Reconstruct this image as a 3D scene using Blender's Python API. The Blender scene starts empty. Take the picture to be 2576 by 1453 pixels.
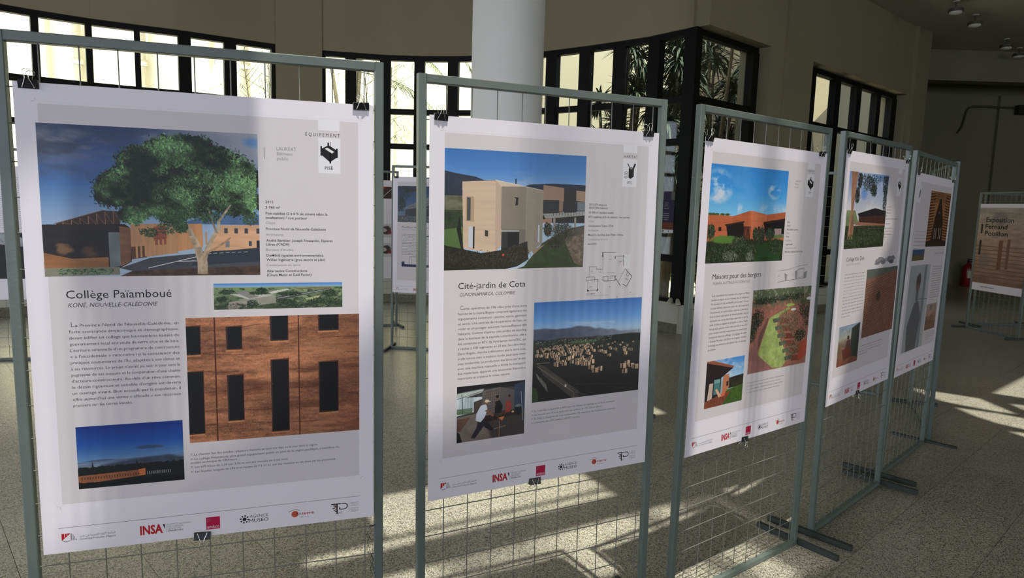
import bpy, math, random
import numpy as np
from mathutils import Vector, Matrix
from mathutils.geometry import tessellate_polygon

scene = bpy.context.scene
COL = scene.collection
random.seed(7)

# ------------------------------------------------------------------ camera
def make_camera():
    f, pit, rol, h = 1699.84, math.radians(7.024), math.radians(1.688), 1.531
    cp, sp, cr, sr = math.cos(pit), math.sin(pit), math.cos(rol), math.sin(rol)
    fw = Vector((0, cp, -sp)); up = Vector((0, sp, cp)); rt = Vector((1, 0, 0))
    r2 = rt * cr + up * sr
    u2 = -rt * sr + up * cr
    cam = bpy.data.cameras.new('camera')
    cam.sensor_width = 36.0
    cam.lens = f / 2576 * 36.0
    cam.clip_start = 0.05
    o = bpy.data.objects.new('camera', cam)
    m = Matrix((r2, u2, -fw)).transposed().to_4x4()
    m.translation = Vector((0, 0, h))
    o.matrix_world = m
    COL.objects.link(o)
    scene.camera = o
make_camera()

# ------------------------------------------------------------------ light
SUN = Vector((.129, -.224, .966)).normalized()
world = bpy.data.worlds.new('sky')
scene.world = world
world.use_nodes = True
bg = world.node_tree.nodes['Background']
bg.inputs[0].default_value = (.74, .80, 1.0, 1)
bg.inputs[1].default_value = 3.7
sun = bpy.data.lights.new('sun', 'SUN')
sun.energy = 20.5
sun.angle = math.radians(.8)
sun.color = (1, .955, .88)
so = bpy.data.objects.new('sun', sun)
so.rotation_euler = SUN.to_track_quat('Z', 'Y').to_euler()
so.location = (2, -4, 12)
COL.objects.link(so)

def area(name, loc, aim, sx, sy, power, color):
    l = bpy.data.lights.new(name, 'AREA')
    l.shape = 'RECTANGLE'; l.size = sx; l.size_y = sy
    l.energy = power; l.color = color
    o = bpy.data.objects.new(name, l)
    o.location = loc
    o.rotation_euler = (Vector(aim) - Vector(loc)).to_track_quat('-Z', 'Y').to_euler()
    COL.objects.link(o)
# added fill lamps by the unseen glazing behind and beside the camera
area('fill_front_glazing', (-1.2, -11.8, 2.9), (.6, 6.0, 1.9), 12.0, 2.4, 190, (.88, .90, 1.0))
area('fill_left_lamp', (-9.2, -1.4, 2.6), (-.5, 6.2, 1.6), 6.0, 3.0, 440, (.94, .94, 1.0))
area('fill_right_lamp', (16.2, -6.5, 2.8), (3.0, 5.5, 1.6), 6.0, 3.0, 350, (1.0, .94, .84))

scene.view_settings.view_transform = 'Standard'
scene.view_settings.look = 'None'
scene.view_settings.gamma = 1
scene.view_settings.exposure = 0
scene.view_settings.use_curve_mapping = False
scene.cycles.max_bounces = 8
scene.cycles.transparent_max_bounces = 16
scene.cycles.caustics_reflective = False
scene.cycles.caustics_refractive = False
scene.cycles.sample_clamp_indirect = 6

# ------------------------------------------------------------------ materials
def newmat(name):
    m = bpy.data.materials.new(name)
    m.use_nodes = True
    nt = m.node_tree
    return m, nt, nt.nodes['Principled BSDF']

def mat(name, col, rough=.6, spec=.4, metal=0., vary=.06, scale=6., bump=0., bscale=60.):
    m, nt, b = newmat(name)
    n, l = nt.nodes, nt.links
    b.inputs['Roughness'].default_value = rough
    b.inputs['Specular IOR Level'].default_value = spec
    b.inputs['Metallic'].default_value = metal
    tc = n.new('ShaderNodeTexCoord')
    if vary > 0:
        t = n.new('ShaderNodeTexNoise'); t.inputs['Scale'].default_value = scale
        t.inputs['Detail'].default_value = 4
        l.new(tc.outputs['Object'], t.inputs['Vector'])
        r = n.new('ShaderNodeMapRange')
        r.inputs[1].default_value = .3; r.inputs[2].default_value = .7
        r.inputs[3].default_value = 1 - vary; r.inputs[4].default_value = 1 + vary
        l.new(t.outputs['Fac'], r.inputs[0])
        mx = n.new('ShaderNodeVectorMath'); mx.operation = 'SCALE'
        mx.inputs[0].default_value = col[:3]
        l.new(r.outputs[0], mx.inputs['Scale'])
        l.new(mx.outputs[0], b.inputs['Base Color'])
    else:
        b.inputs['Base Color'].default_value = (*col[:3], 1)
    if bump > 0:
        t2 = n.new('ShaderNodeTexNoise'); t2.inputs['Scale'].default_value = bscale
        l.new(tc.outputs['Object'], t2.inputs['Vector'])
        bp = n.new('ShaderNodeBump'); bp.inputs['Strength'].default_value = bump
        bp.inputs['Distance'].default_value = .01
        l.new(t2.outputs['Fac'], bp.inputs['Height'])
        l.new(bp.outputs[0], b.inputs['Normal'])
    return m

def terrazzo(name, base, dark, lowgloss=.28):
    m, nt, b = newmat(name)
    n, l = nt.nodes, nt.links
    g = n.new('ShaderNodeNewGeometry')
    oi = n.new('ShaderNodeObjectInfo')
    def vor(scale, thr_lo, thr_hi, feat='F1'):
        v = n.new('ShaderNodeTexVoronoi'); v.inputs['Scale'].default_value = scale
        v.inputs['Randomness'].default_value = 1
        l.new(wv.outputs[0], v.inputs['Vector'])
        r = n.new('ShaderNodeSeparateColor'); l.new(v.outputs['Color'], r.inputs[0])
        s = n.new('ShaderNodeMapRange'); s.inputs[1].default_value = thr_lo; s.inputs[2].default_value = thr_hi
        l.new(r.outputs[0], s.inputs[0])
        return s.outputs[0], v
    # slight warp so the chips are angular but uneven
    wn = n.new('ShaderNodeTexNoise'); wn.inputs['Scale'].default_value = 60
    l.new(g.outputs['Position'], wn.inputs['Vector'])
    ws = n.new('ShaderNodeVectorMath'); ws.operation = 'SCALE'; ws.inputs['Scale'].default_value = .012
    l.new(wn.outputs['Color'], ws.inputs[0])
    wv = n.new('ShaderNodeVectorMath'); wv.operation = 'ADD'
    l.new(g.outputs['Position'], wv.inputs[0]); l.new(ws.outputs[0], wv.inputs[1])
    d1, _ = vor(300, .72, .80)
    d2, _ = vor(200, .84, .90)
    d3, _ = vor(480, .68, .82)
    w1, _ = vor(250, .55, .68)
    def mix(fac, a, bb, f=1.0):
        x = n.new('ShaderNodeMix'); x.data_type = 'RGBA'
        if f != 1.0:
            k = n.new('ShaderNodeMath'); k.operation = 'MULTIPLY'; k.inputs[1].default_value = f
            l.new(fac, k.inputs[0]); fac = k.outputs[0]
        l.new(fac, x.inputs['Factor'])
        if isinstance(a, tuple): x.inputs['A'].default_value = (*a, 1)
        else: l.new(a, x.inputs['A'])
        x.inputs['B'].default_value = (*bb, 1)
        return x.outputs['Result']
    c = mix(w1, base, tuple(min(1, v * 1.28) for v in base))
    c = mix(d3, c, tuple(v * .62 for v in base), .8)
    c = mix(d1, c, dark, .9)
    c = mix(d2, c, tuple(v * 1.6 for v in dark), .95)
    big = n.new('ShaderNodeTexNoise'); big.inputs['Scale'].default_value = .9; big.inputs['Detail'].default_value = 3
    l.new(g.outputs['Position'], big.inputs['Vector'])
    r = n.new('ShaderNodeMapRange'); r.inputs[1].default_value = .3; r.inputs[2].default_value = .7
    r.inputs[3].default_value = .88; r.inputs[4].default_value = 1.08
    l.new(big.outputs['Fac'], r.inputs[0])
    r2 = n.new('ShaderNodeMapRange'); r2.inputs[3].default_value = .94; r2.inputs[4].default_value = 1.06
    l.new(oi.outputs['Random'], r2.inputs[0])
    mm = n.new('ShaderNodeMath'); mm.operation = 'MULTIPLY'
    l.new(r.outputs[0], mm.inputs[0]); l.new(r2.outputs[0], mm.inputs[1])
    sc = n.new('ShaderNodeVectorMath'); sc.operation = 'SCALE'
    l.new(c, sc.inputs[0]); l.new(mm.outputs[0], sc.inputs['Scale'])
    l.new(sc.outputs[0], b.inputs['Base Color'])
    b.inputs['Roughness'].default_value = lowgloss
    b.inputs['Specular IOR Level'].default_value = .35
    return m

def glass(name, tint=(.93, .96, .93), refl=.06):
    m, nt, b = newmat(name)
    n, l = nt.nodes, nt.links
    n.remove(b)
    tr = n.new('ShaderNodeBsdfTransparent'); tr.inputs[0].default_value = (*tint, 1)
    gl = n.new('ShaderNodeBsdfGlossy'); gl.inputs['Roughness'].default_value = .03
    lw = n.new('ShaderNodeLayerWeight'); lw.inputs[0].default_value = .18
    ml = n.new('ShaderNodeMath'); ml.operation = 'MULTIPLY_ADD'
    ml.inputs[1].default_value = .28; ml.inputs[2].default_value = refl * .5
    l.new(lw.outputs['Fresnel'], ml.inputs[0])
    mx = n.new('ShaderNodeMixShader')
    l.new(ml.outputs[0], mx.inputs[0]); l.new(tr.outputs[0], mx.inputs[1]); l.new(gl.outputs[0], mx.inputs[2])
    l.new(mx.outputs[0], n['Material Output'].inputs[0])
    return m

M = {}
M['frame'] = mat('grey_green_paint', (.13, .162, .148), .38, .5, 0, .08, 9, .05, 120)
M['wire'] = mat('galvanised_wire', (.20, .205, .185), .4, .5, .15, .05)
M['foot'] = mat('dark_foot_paint', (.045, .055, .052), .45, .4, 0, .1)
M['black'] = mat('black_clip_enamel', (.006, .006, .007), .42, .5, 0, 0)
M['chrome'] = mat('chromed_wire', (.75, .74, .7), .18, .5, 1, 0)
M['wall'] = mat('cream_wall_paint', (.265, .238, .157), .75, .25, 0, .035, 1.2, .12, 90)
M['column'] = mat('white_column_paint', (.86, .87, .85), .6, .3, 0, .02, 2, .06, 60)
M['lowwall'] = mat('white_low_wall_paint', (.60, .59, .53), .65, .3, 0, .05, 3, .08, 60)
M['ceiling'] = mat('ceiling_paint', (.46, .44, .35), .85, .2, 0, .03, .8)
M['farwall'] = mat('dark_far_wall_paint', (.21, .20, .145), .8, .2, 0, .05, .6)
M['black_frame'] = mat('black_window_frame', (.0035, .0035, .003), .6, .2, 0, .0)
M['glass'] = glass('window_glass')
M['sun_filter'] = glass('sun_filter_glass', (.51, .51, .50), .02)  # tint added to dim sun and sky indoors
M['tinted'] = glass('tinted_front_glass', (.74, .76, .76), .04)  # tint added to hold back daylight through the unseen windows
M['terrazzo'] = terrazzo('terrazzo_floor', (.46, .44, .355), (.07, .066, .052))
M['skirt'] = terrazzo('terrazzo_skirting', (.25, .235, .18), (.035, .033, .025), .35)
M['grout'] = mat('dark_grout', (.10, .095, .08), .9, .1)
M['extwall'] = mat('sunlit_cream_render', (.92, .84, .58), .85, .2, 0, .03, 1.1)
M['extshade'] = mat('shade_darkened_render', (.30, .27, .175), .85, .2, 0, .04, .7)  # shade put into the colour: duller copy of the courtyard render
M['extdeepshade'] = mat('deep_shade_render', (.085, .073, .042), .85, .2, 0, .04, .7)  # same render darkened further to stand for shade
M['block'] = mat('ochre_block', (.34, .27, .14), .85, .2, 0, .06, 1.4, .2, 30)
M['grass'] = mat('grass_blades', (.05, .075, .02), .7, .3, 0, .3, 4)
M['soil'] = mat('soil', (.05, .038, .022), .9, .1)
M['leaf'] = mat('dracaena_leaf', (.017, .030, .014), .6, .18, 0, .35, 3)
M['palm'] = mat('palm_leaf', (.09, .115, .04), .45, .4, 0, .3, 3)
M['twig'] = mat('dry_twig', (.18, .16, .08), .7, .3, 0, .2, 5)
M['trunk'] = mat('pale_trunk_bark', (.2, .165, .10), .8, .2, 0, .2, 8, .3, 30)
M['red'] = mat('red_enamel', (.22, .012, .01), .3, .5, 0, 0)
M['white'] = mat('white_enamel', (.7, .7, .66), .4, .4, 0, 0)
M['darkbox'] = mat('black_plastic', (.012, .012, .012), .5, .4, 0, 0)
M['conduit'] = mat('grey_conduit', (.07, .065, .05), .5, .4, 0, 0)
M['pipe'] = mat('cream_drainpipe', (.72, .64, .44), .5, .3, 0, .03)
M['ink'] = mat('black_ink', (.012, .012, .014), .5, .3, 0, 0)
M['ink_grey'] = mat('grey_ink', (.16, .16, .17), .5, .3, 0, 0)
M['ink_light'] = mat('pale_grey_ink', (.30, .30, .31), .5, .3, 0, 0)
M['ink_red'] = mat('red_ink', (.50, .012, .02), .5, .3, 0, 0)
M['ink_magenta'] = mat('magenta_ink', (.50, .006, .07), .5, .3, 0, 0)
M['ink_orange'] = mat('orange_ink', (.62, .10, .05), .5, .3, 0, 0)
M['ink_navy'] = mat('navy_ink', (.03, .035, .12), .5, .3, 0, 0)
M['ink_white'] = mat('white_ink', (.80, .80, .80), .5, .3, 0, 0)
M['ceramic'] = mat('off_white_shoe_leather', (.5, .49, .43), .5, .4, 0, .05)

# ------------------------------------------------------------------ helpers
class MB:
    def __init__(s): s.v = []; s.f = []
    def box(s, c, d, R=None):
        cx, cy, cz = c; hx, hy, hz = d[0] / 2, d[1] / 2, d[2] / 2
        b = len(s.v)
        for x in (-hx, hx):
            for y in (-hy, hy):
                for z in (-hz, hz):
                    p = Vector((x, y, z))
                    if R is not None: p = R @ p
                    s.v.append((p.x + cx, p.y + cy, p.z + cz))
        s.f += [tuple(b + i for i in q) for q in ((0, 1, 3, 2), (4, 6, 7, 5), (0, 4, 5, 1), (2, 3, 7, 6), (0, 2, 6, 4), (1, 5, 7, 3))]
        return s
    def bev(s, c, d, r):
        """box with chamfered long edges along its longest axis"""
        ax = max(range(3), key=lambda i: d[i])
        o = [i for i in range(3) if i != ax]
        a, b = d[o[0]] / 2, d[o[1]] / 2
        sec = [(a - r, -b), (a, -b + r), (a, b - r), (a - r, b), (-a + r, b), (-a, b - r), (-a, -b + r), (-a + r, -b)]
        st = len(s.v)
        for e in (-d[ax] / 2, d[ax] / 2):
            for p, q in sec:
                v = [0, 0, 0]; v[ax] = e + c[ax]; v[o[0]] = p + c[o[0]]; v[o[1]] = q + c[o[1]]
                s.v.append(tuple(v))
        k = len(sec)
        for i in range(k):
            s.f.append((st + i, st + (i + 1) % k, st + k + (i + 1) % k, st + k + i))
        s.f.append(tuple(st + i for i in range(k))[::-1]); s.f.append(tuple(st + k + i for i in range(k)))
        return s
    def tube(s, pts, r, k=6, r1=None, cap=True):
        pts = [Vector(p) for p in pts]
        st = len(s.v); n = len(pts)
        ref = None
        for i, p in enumerate(pts):
            t = (pts[min(i + 1, n - 1)] - pts[max(i - 1, 0)])
            if t.length < 1e-9: t = Vector((0, 0, 1))
            t.normalize()
            if ref is None:
                ref = Vector((0, 0, 1)) if abs(t.z) < .9 else Vector((1, 0, 0))
            a = t.cross(ref)
            if a.length < 1e-6: a = t.cross(Vector((0, 1, 0)))
            a.normalize(); b = t.cross(a); ref = a.cross(t) * -1 if False else ref
            rr = r if r1 is None else r + (r1 - r) * i / max(1, n - 1)
            for j in range(k):
                an = 2 * math.pi * j / k
                q = p + a * (rr * math.cos(an)) + b * (rr * math.sin(an))
                s.v.append(tuple(q))
        for i in range(n - 1):
            for j in range(k):
                s.f.append((st + i * k + j, st + i * k + (j + 1) % k, st + (i + 1) * k + (j + 1) % k, st + (i + 1) * k + j))
        if cap:
            s.f.append(tuple(st + j for j in range(k))); s.f.append(tuple(st + (n - 1) * k + j for j in range(k))[::-1])
        return s
    def prism(s, poly, z0, z1):
        """vertical prism over a 2D polygon"""
        st = len(s.v); k = len(poly)
        for z in (z0, z1):
            for x, y in poly: s.v.append((x, y, z))
        for i in range(k):
            s.f.append((st + i, st + (i + 1) % k, st + k + (i + 1) % k, st + k + i))
        s.f.append(tuple(st + i for i in range(k))[::-1]); s.f.append(tuple(st + k + i for i in range(k)))
        return s
    def lathe(s, prof, k=24, c=(0, 0, 0)):
        st = len(s.v)
        for r, z in prof:
            for j in range(k):
                a = 2 * math.pi * j / k
                s.v.append((c[0] + r * math.cos(a), c[1] + r * math.sin(a), c[2] + z))
        for i in range(len(prof) - 1):
            for j in range(k):
                s.f.append((st + i * k + j, st + i * k + (j + 1) % k, st + (i + 1) * k + (j + 1) % k, st + (i + 1) * k + j))
        s.f.append(tuple(st + j for j in range(k))[::-1]); s.f.append(tuple(st + (len(prof) - 1) * k + j for j in range(k)))
        return s
    def quad(s, a, b, c, d):
        st = len(s.v); s.v += [tuple(a), tuple(b), tuple(c), tuple(d)]; s.f.append((st, st + 1, st + 2, st + 3)); return s
    def mesh(s, name, m, smooth=False):
        me = bpy.data.meshes.new(name)
        me.from_pydata(s.v, [], s.f)
        me.materials.append(m)
        if smooth: me.shade_smooth()
        me.update()
        return me
    def build(s, name, m, parent=None, smooth=False, mw=None, origin=None):
        if origin is not None:
            s.v = [(x - origin[0], y - origin[1], z - origin[2]) for x, y, z in s.v]
        o = bpy.data.objects.new(name, s.mesh(name, m, smooth))
        if parent is not None: o.parent = parent
        if mw is not None: o.matrix_world = mw
        if origin is not None: o.location = origin
        COL.objects.link(o)
        return o

def tag(o, label=None, cat=None, group=None, kind=None):
    if label: o['label'] = label
    if cat: o['category'] = cat
    if group: o['group'] = group
    if kind: o['kind'] = kind
    return o

def empty(name, mw):
    o = bpy.data.objects.new(name, None)
    o.empty_display_size = .1
    if isinstance(mw, Matrix): o.matrix_world = mw
    else: o.location = mw
    COL.objects.link(o)
    return o

def put(name, me, parent=None, mw=None):
    o = bpy.data.objects.new(name, me)
    if parent is not None: o.parent = parent
    if mw is not None: o.matrix_local = mw
    COL.objects.link(o)
    return o

def rotz(a): return Matrix.Rotation(a, 3, 'Z')

def wallbox(mb, p, q, z0, z1, t0, t1):
    """box between plan points p,q; thickness from t0 to t1 along left normal"""
    d = Vector((q[0] - p[0], q[1] - p[1])); d.normalize()
    n = Vector((-d.y, d.x))
    pl = [(p[0] + n.x * t0, p[1] + n.y * t0), (q[0] + n.x * t0, q[1] + n.y * t0),
          (q[0] + n.x * t1, q[1] + n.y * t1), (p[0] + n.x * t1, p[1] + n.y * t1)]
    mb.prism(pl, z0, z1)
    return mb

# ================================================================== the setting
HEAD, SILL, TOP = 3.69, .37, 4.87

# ---- floor: terrazzo tiles on a grid turned 43 degrees
def make_floor():
    base = MB().box((3.5, 2.5, -.08), (27, 30, .15)).build('floor', M['grout'])
    tag(base, kind='structure')
    T, gap = .4128, .0018
    h = (T - gap) / 2
    ang = math.radians(43)
    e1 = Vector((math.cos(ang), math.sin(ang))); e2 = Vector((-math.sin(ang), math.cos(ang)))
    c = .0001
    mb = MB()
    mb.v = [(-h, -h, -.006), (h, -h, -.006), (h, h, -.006), (-h, h, -.006),
            (-h, -h, -c), (h, -h, -c), (h, h, -c), (-h, h, -c),
            (-h + c, -h + c, 0), (h - c, -h + c, 0), (h - c, h - c, 0), (-h + c, h - c, 0)]
    mb.f = [(0, 1, 5, 4), (1, 2, 6, 5), (2, 3, 7, 6), (3, 0, 4, 7), (4, 5, 9, 8), (5, 6, 10, 9), (6, 7, 11, 10), (7, 4, 8, 11), (8, 9, 10, 11)]
    me = mb.mesh('floor_tile', M['terrazzo'])
    s0, t0 = 1.142 + T / 2, 2.70 + T / 2
    cells = []
    for i in range(-42, 62):
        for j in range(-48, 48):
            s = s0 + i * T; t = t0 + j * T
            x = e1.x * s + e2.x * t; y = e1.y * s + e2.y * t
            if -9.6 < x < 16.7 and -6.0 < y < 17.2:
                # view test: in front of the camera and inside its picture
                dep = y * .9925 + 1.531 * .122
                vis = dep > .8 and abs(x / dep) < .84 and (1.531 - .1 * y) / dep < .60
                cells.append((0 if vis else 1, math.hypot(x, y), x, y))
    cells.sort()
    rot = Matrix.Rotation(ang, 4, 'Z')
    for vis, d, x, y in cells[:290]:
        put('floor_tile', me, base, Matrix.Translation((x, y, 0)) @ rot)
    R = rotz(ang)
    V = np.array(mb.v); Fa = mb.f
    allv = []; allf = []
    Rn = np.array([[R[i][j] for j in range(3)] for i in range(3)])
    VR = V @ Rn.T
    for vis, d, x, y in cells[290:]:
        b = len(allv)
        allv += [tuple(p) for p in (VR + (x, y, 0)).tolist()]
        allf += [tuple(b + q for q in f) for f in Fa]
    rest = MB(); rest.v = allv; rest.f = allf
    o = rest.build('floor_tile', M['terrazzo'], base)
    o['kind'] = 'stuff'
    return base
make_floor()

# ---- curved glazed wall towards the courtyard (plan points of the pane edges)
LEFT = [((-8.30, 5.85), (-8.02, 6.28)), ((-7.98, 6.34), (-7.66, 6.74)), ((-7.60, 6.81), (-7.23, 7.20)),
        ((-7.17, 7.26), (-6.79, 7.62)), ((-6.73, 7.68), (-6.34, 8.03)), ((-6.268, 8.089), (-5.883, 8.429)), ((-5.823, 8.48), (-5.432, 8.758)),
        ((-5.374, 8.8), (-4.964, 9.017)), ((-4.903, 9.05), (-4.508, 9.24)), ((-4.38, 9.322), (-4.031, 9.542)), ((-3.898, 9.626), (-3.504, 9.875))]
LEFT_END = (-3.459, 9.903)
MID_START = (-2.894, 10.211)
MID = [((-2.829, 10.225), (-2.555, 10.284)), ((-2.399, 10.317), (-2.061, 10.389)), ((-1.903, 10.407), (-1.55, 10.411)),
       ((-1.396, 10.412), (-1.041, 10.368)), ((-0.886, 10.343), (-0.526, 10.257)), ((-0.373, 10.202), (-0.031, 10.066)),
       ((0.111, 9.999), (0.407, 9.843)), ((0.548, 9.743), (0.844, 9.532)), ((0.982, 9.434), (1.262, 9.212)),
       ((1.398, 9.102), (1.665, 8.874)), ((1.777, 8.74), (2.017, 8.452))]
CORNER = Vector((2.095, 8.358))
WD = Vector((.749, .663)).normalized()          # direction of the right wing
def wing(s): p = CORNER + WD * s; return (p.x, p.y)

HB = HEAD - .07
ROWS = [(2.92, HB), (2.41, 2.84), (.975, 2.33), (.43, .89)]
TRANS = [(2.84, 2.92), (2.33, 2.41), (.89, .975)]

def window(name, start, panes, end, trans=TRANS, rows=ROWS, z0=SILL, z1=HEAD, depth=.09, corner_post=False):
    mid = [p for pr in panes for p in pr]
    pts = [start] + mid + [end]
    mb = MB()
    for a, b in zip(pts[:-1], pts[1:]):
        wallbox(mb, a, b, HB, z1, -.03, depth - .03)
        wallbox(mb, a, b, z0, z0 + .06, -.03, depth - .03)
    root = mb.build(name, M['black_frame'])
    tag(root, kind='structure')
    gaps = [(start, panes[0][0])] + [(panes[i][1], panes[i + 1][0]) for i in range(len(panes) - 1)] + [(panes[-1][1], end)]
    for a, b in gaps:
        m2 = wallbox(MB(), a, b, z0 + .06, HB, -.04, depth - .02)
        m2.build('mullion', M['black_frame'], root)
    for a, b in panes:
        for t0, t1 in trans:
            wallbox(MB(), a, b, t0, t1, -.025, depth - .035).build('transom', M['black_frame'], root)
        for r0, r1 in rows:
            wallbox(MB(), a, b, r0 - .004, r1 + .004, .01, .016).build('pane', M['glass'], root)
    return root
LS = (-8.33, 5.80)
window('window_1', LS, LEFT, LEFT_END)
window('window_2', MID_START, MID, tuple(CORNER))
window('window_3', wing(0.02), [(wing(.09), wing(1.277))], wing(1.423))
WP = [(2.70, 2.968), (3.089, 3.772), (3.943, 4.558), (4.734, 5.383), (5.542, 6.039)]
window('window_4', wing(2.62), [(wing(a), wing(b)) for a, b in WP], wing(6.263),
       trans=[(2.84, 2.92), (.89, .975)], rows=[(2.92, HB), (.975, 2.84), (.43, .89)])
# corner post
cp = MB().box((CORNER.x + .0, CORNER.y - .01, (HEAD + SILL) / 2), (.10, .10, HEAD - SILL), rotz(math.radians(42)))
tag(cp.build('trim_1', M['black_frame']), kind='structure')

# ---- walls above and below the curved glazing
def band(pts, z0, z1, t0, t1, name, m, kind='structure', parent=None):
    mb = MB()
    n = len(pts)
    def off(i, t):
        a = Vector(pts[max(i - 1, 0)]); b = Vector(pts[min(i + 1, n - 1)])
        d = (b - a).normalized(); return (pts[i][0] - d.y * t, pts[i][1] + d.x * t)
    for i in range(n):
        for t in (t0, t1):
            for z in (z0, z1):
                mb.v.append((*off(i, t), z))
    for i in range(n - 1):
        a = i * 4; b = a + 4
        mb.f += [(a, a + 1, b + 1, b), (a + 2, b + 2, b + 3, a + 3), (a + 1, a + 3, b + 3, b + 1), (a, b, b + 2, a + 2)]
    mb.f += [(0, 2, 3, 1), (n * 4 - 4, n * 4 - 3, n * 4 - 1, n * 4 - 2)]
    o = mb.build(name, m, parent)
    if kind and parent is None: tag(o, kind=kind)
    return o
CUR = [LS] + [p for pr in LEFT for p in pr] + [LEFT_END, MID_START] + [p for pr in MID for p in pr] + [tuple(CORNER)]
CURW = [(-9.35, 3.3), (-8.9, 4.7)] + CUR
band(CURW, HEAD, TOP + .1, -.06, .25, 'wall_courtyard', M['wall'])
band(CURW, 0, SILL, -.03, .22, 'wall_courtyard_base', M['lowwall'])
band(CURW, SILL, SILL + .015, -.07, .0, 'trim_2', M['lowwall'])
band(CURW, 0, .12, -.055, -.03, 'baseboard_courtyard', M['skirt'])
# pier between the two curved windows, slightly proud of the wall
band([LEFT_END, ((LEFT_END[0] + MID_START[0]) / 2, (LEFT_END[1] + MID_START[1]) / 2), MID_START], 0, TOP, -.085, .2, 'wall_pier', M['wall'])
band([(-9.4, 3.2), (-8.9, 4.7), LS], SILL, HEAD, -.05, .25, 'wall_left_pier', M['wall'])

# ---- right wing: wall set 0.2 m proud of its windows
def wingbox(s0, s1, z0, z1, t0, t1, name, m, kind='structure', parent=None):
    o = wallbox(MB(), wing(s0), wing(s1), z0, z1, t0, t1).build(name, m, parent)
    if parent is None: tag(o, kind=kind)
    return o
wingbox(-.02, 7.0, HEAD, TOP + .1, -.2, .25, 'wall_wing', M['wall'])
wingbox(1.423, 2.62, 0, HEAD, -.2, .25, 'wall_wing_pier', M['wall'])
wingbox(6.263, 7.0, 0, HEAD, -.2, .25, 'wall_wing_end', M['wall'])
wingbox(6.36, 7.0, 0, TOP, -.27, -.2, 'wall_wing_pilaster', M['wall'])
wingbox(.0, 1.423, 0, SILL, -.16, .2, 'wall_wing_base', M['lowwall'])
wingbox(2.62, 6.263, 0, SILL, -.16, .2, 'wall_wing_base_far', M['lowwall'])
wingbox(0, 6.36, 0, .12, -.225, -.2, 'baseboard_wing', M['skirt'])
wingbox(1.78, 1.80, 0, TOP, -.235, -.2, 'trim_3', M['wall'])

# ---- back, right, left and rear walls
def slab(name, x0, x1, y0, y1, z0, z1, m):
    return tag(MB().box(((x0 + x1) / 2, (y0 + y1) / 2, (z0 + z1) / 2), (x1 - x0, y1 - y0, z1 - z0)).build(name, m), kind='structure')
slab('wall_back', 7.2, 16.7, 15.7, 15.95, 0, TOP + .1, M['farwall'])
slab('baseboard_back', 7.45, 16.5, 15.67, 15.70, 0, .16, M['skirt'])
slab('wall_right', 16.5, 16.75, -3.3, 15.95, 0, TOP + .1, M['farwall'])
slab('wall_back_pilaster', 10.85, 11.5, 15.62, 15.7, 0, 4.3, M['farwall'])
slab('trim_4', 7.45, 16.5, 14.0, 14.35, 4.28, TOP, M['farwall'])
slab('wall_left_solid', -9.65, -9.4, 0.2, 3.35, 0, TOP + .1, M['wall'])
slab('wall_right_return', 7.25, 7.45, 13.0, 15.8, 0, TOP + .1, M['farwall'])
# rear wall with the tall glazed front on its left part
slab('wall_rear', 6.9, 16.7, -12.3, -12.1, 0, TOP + .1, M['wall'])
slab('wall_rear_lintel', -9.6, 6.9, -12.3, -12.1, 4.2, TOP + .1, M['wall'])
slab('wall_left', -9.65, -9.4, -12.1, -4.6, 0, TOP + .1, M['wall'])
slab('wall_left_lintel', -9.65, -9.4, -4.6, .2, 4.2, TOP + .1, M['wall'])
def grid_window(name, axis, fixed, a0, a1, z0, z1, n):
    mb = MB()
    def bx(a, b, c, d, t=.08):
        if axis == 'x': mb.box(((a + b) / 2, fixed, (c + d) / 2), (b - a, t, d - c))
        else: mb.box((fixed, (a + b) / 2, (c + d) / 2), (t, b - a, d - c))
    bx(a0, a1, z1 - .08, z1); bx(a0, a1, z0, z0 + .08)
    root = mb.build(name, M['black_frame']); tag(root, kind='structure')
    st = (a1 - a0) / n
    for i in range(n + 1):
        mb = MB(); x = a0 + i * st; bx(max(a0, x - .05), min(a1, x + .05), z0 + .08, z1 - .08)
        mb.build('mullion', M['black_frame'], root)
    for i in range(n):
        for z in (1.2, 2.6):
            mb = MB(); bx(a0 + i * st + .05, a0 + (i + 1) * st - .05, z, z + .07, .06)
            mb.build('transom', M['black_frame'], root)
        for za, zb in ((z0 + .08, 1.2), (1.27, 2.6), (2.67, z1 - .08)):
            mb = MB(); bx(a0 + i * st + .05, a0 + (i + 1) * st - .05, za, zb, .006)
            mb.build('pane', M['tinted'], root)
grid_window('window_5', 'x', -12.2, -9.4, 6.9, 0, 4.2, 14)

grid_window('added_window_7', 'y', -9.5, -4.6, .2, 0, 4.2, 6)  # added in the unseen left wall to go with the fill lamp
grid_window('added_window_8', 'y', 16.6, -12.1, -3.3, 0, 4.2, 8)  # added in the unseen right wall to go with the fill lamp
slab('wall_right_lintel', 16.5, 16.75, -12.2, -3.3, 4.2, TOP + .1, M['wall'])
# ---- ceiling with unseen openings shaped to cast the sun patches
def ceil_pt(x, y, z=0):
    k = (TOP - z) / SUN.z
    return (x + SUN.x * k, y + SUN.y * k)
HZ = Vector((SUN.x, SUN.y)).normalized(); PB = Vector((-HZ.y, HZ.x))
def strip(b0, b1, a0, a1, skew=0):
    c = []
    for b, a in ((b0, a0), (b1, a0 + skew), (b1, a1 + skew), (b0, a1)):
        p = PB * b + HZ * a; c.append((p.x, p.y))
    return c
HOLES = [strip(-.33, 3.60, -2.02, -.36)]

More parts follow.
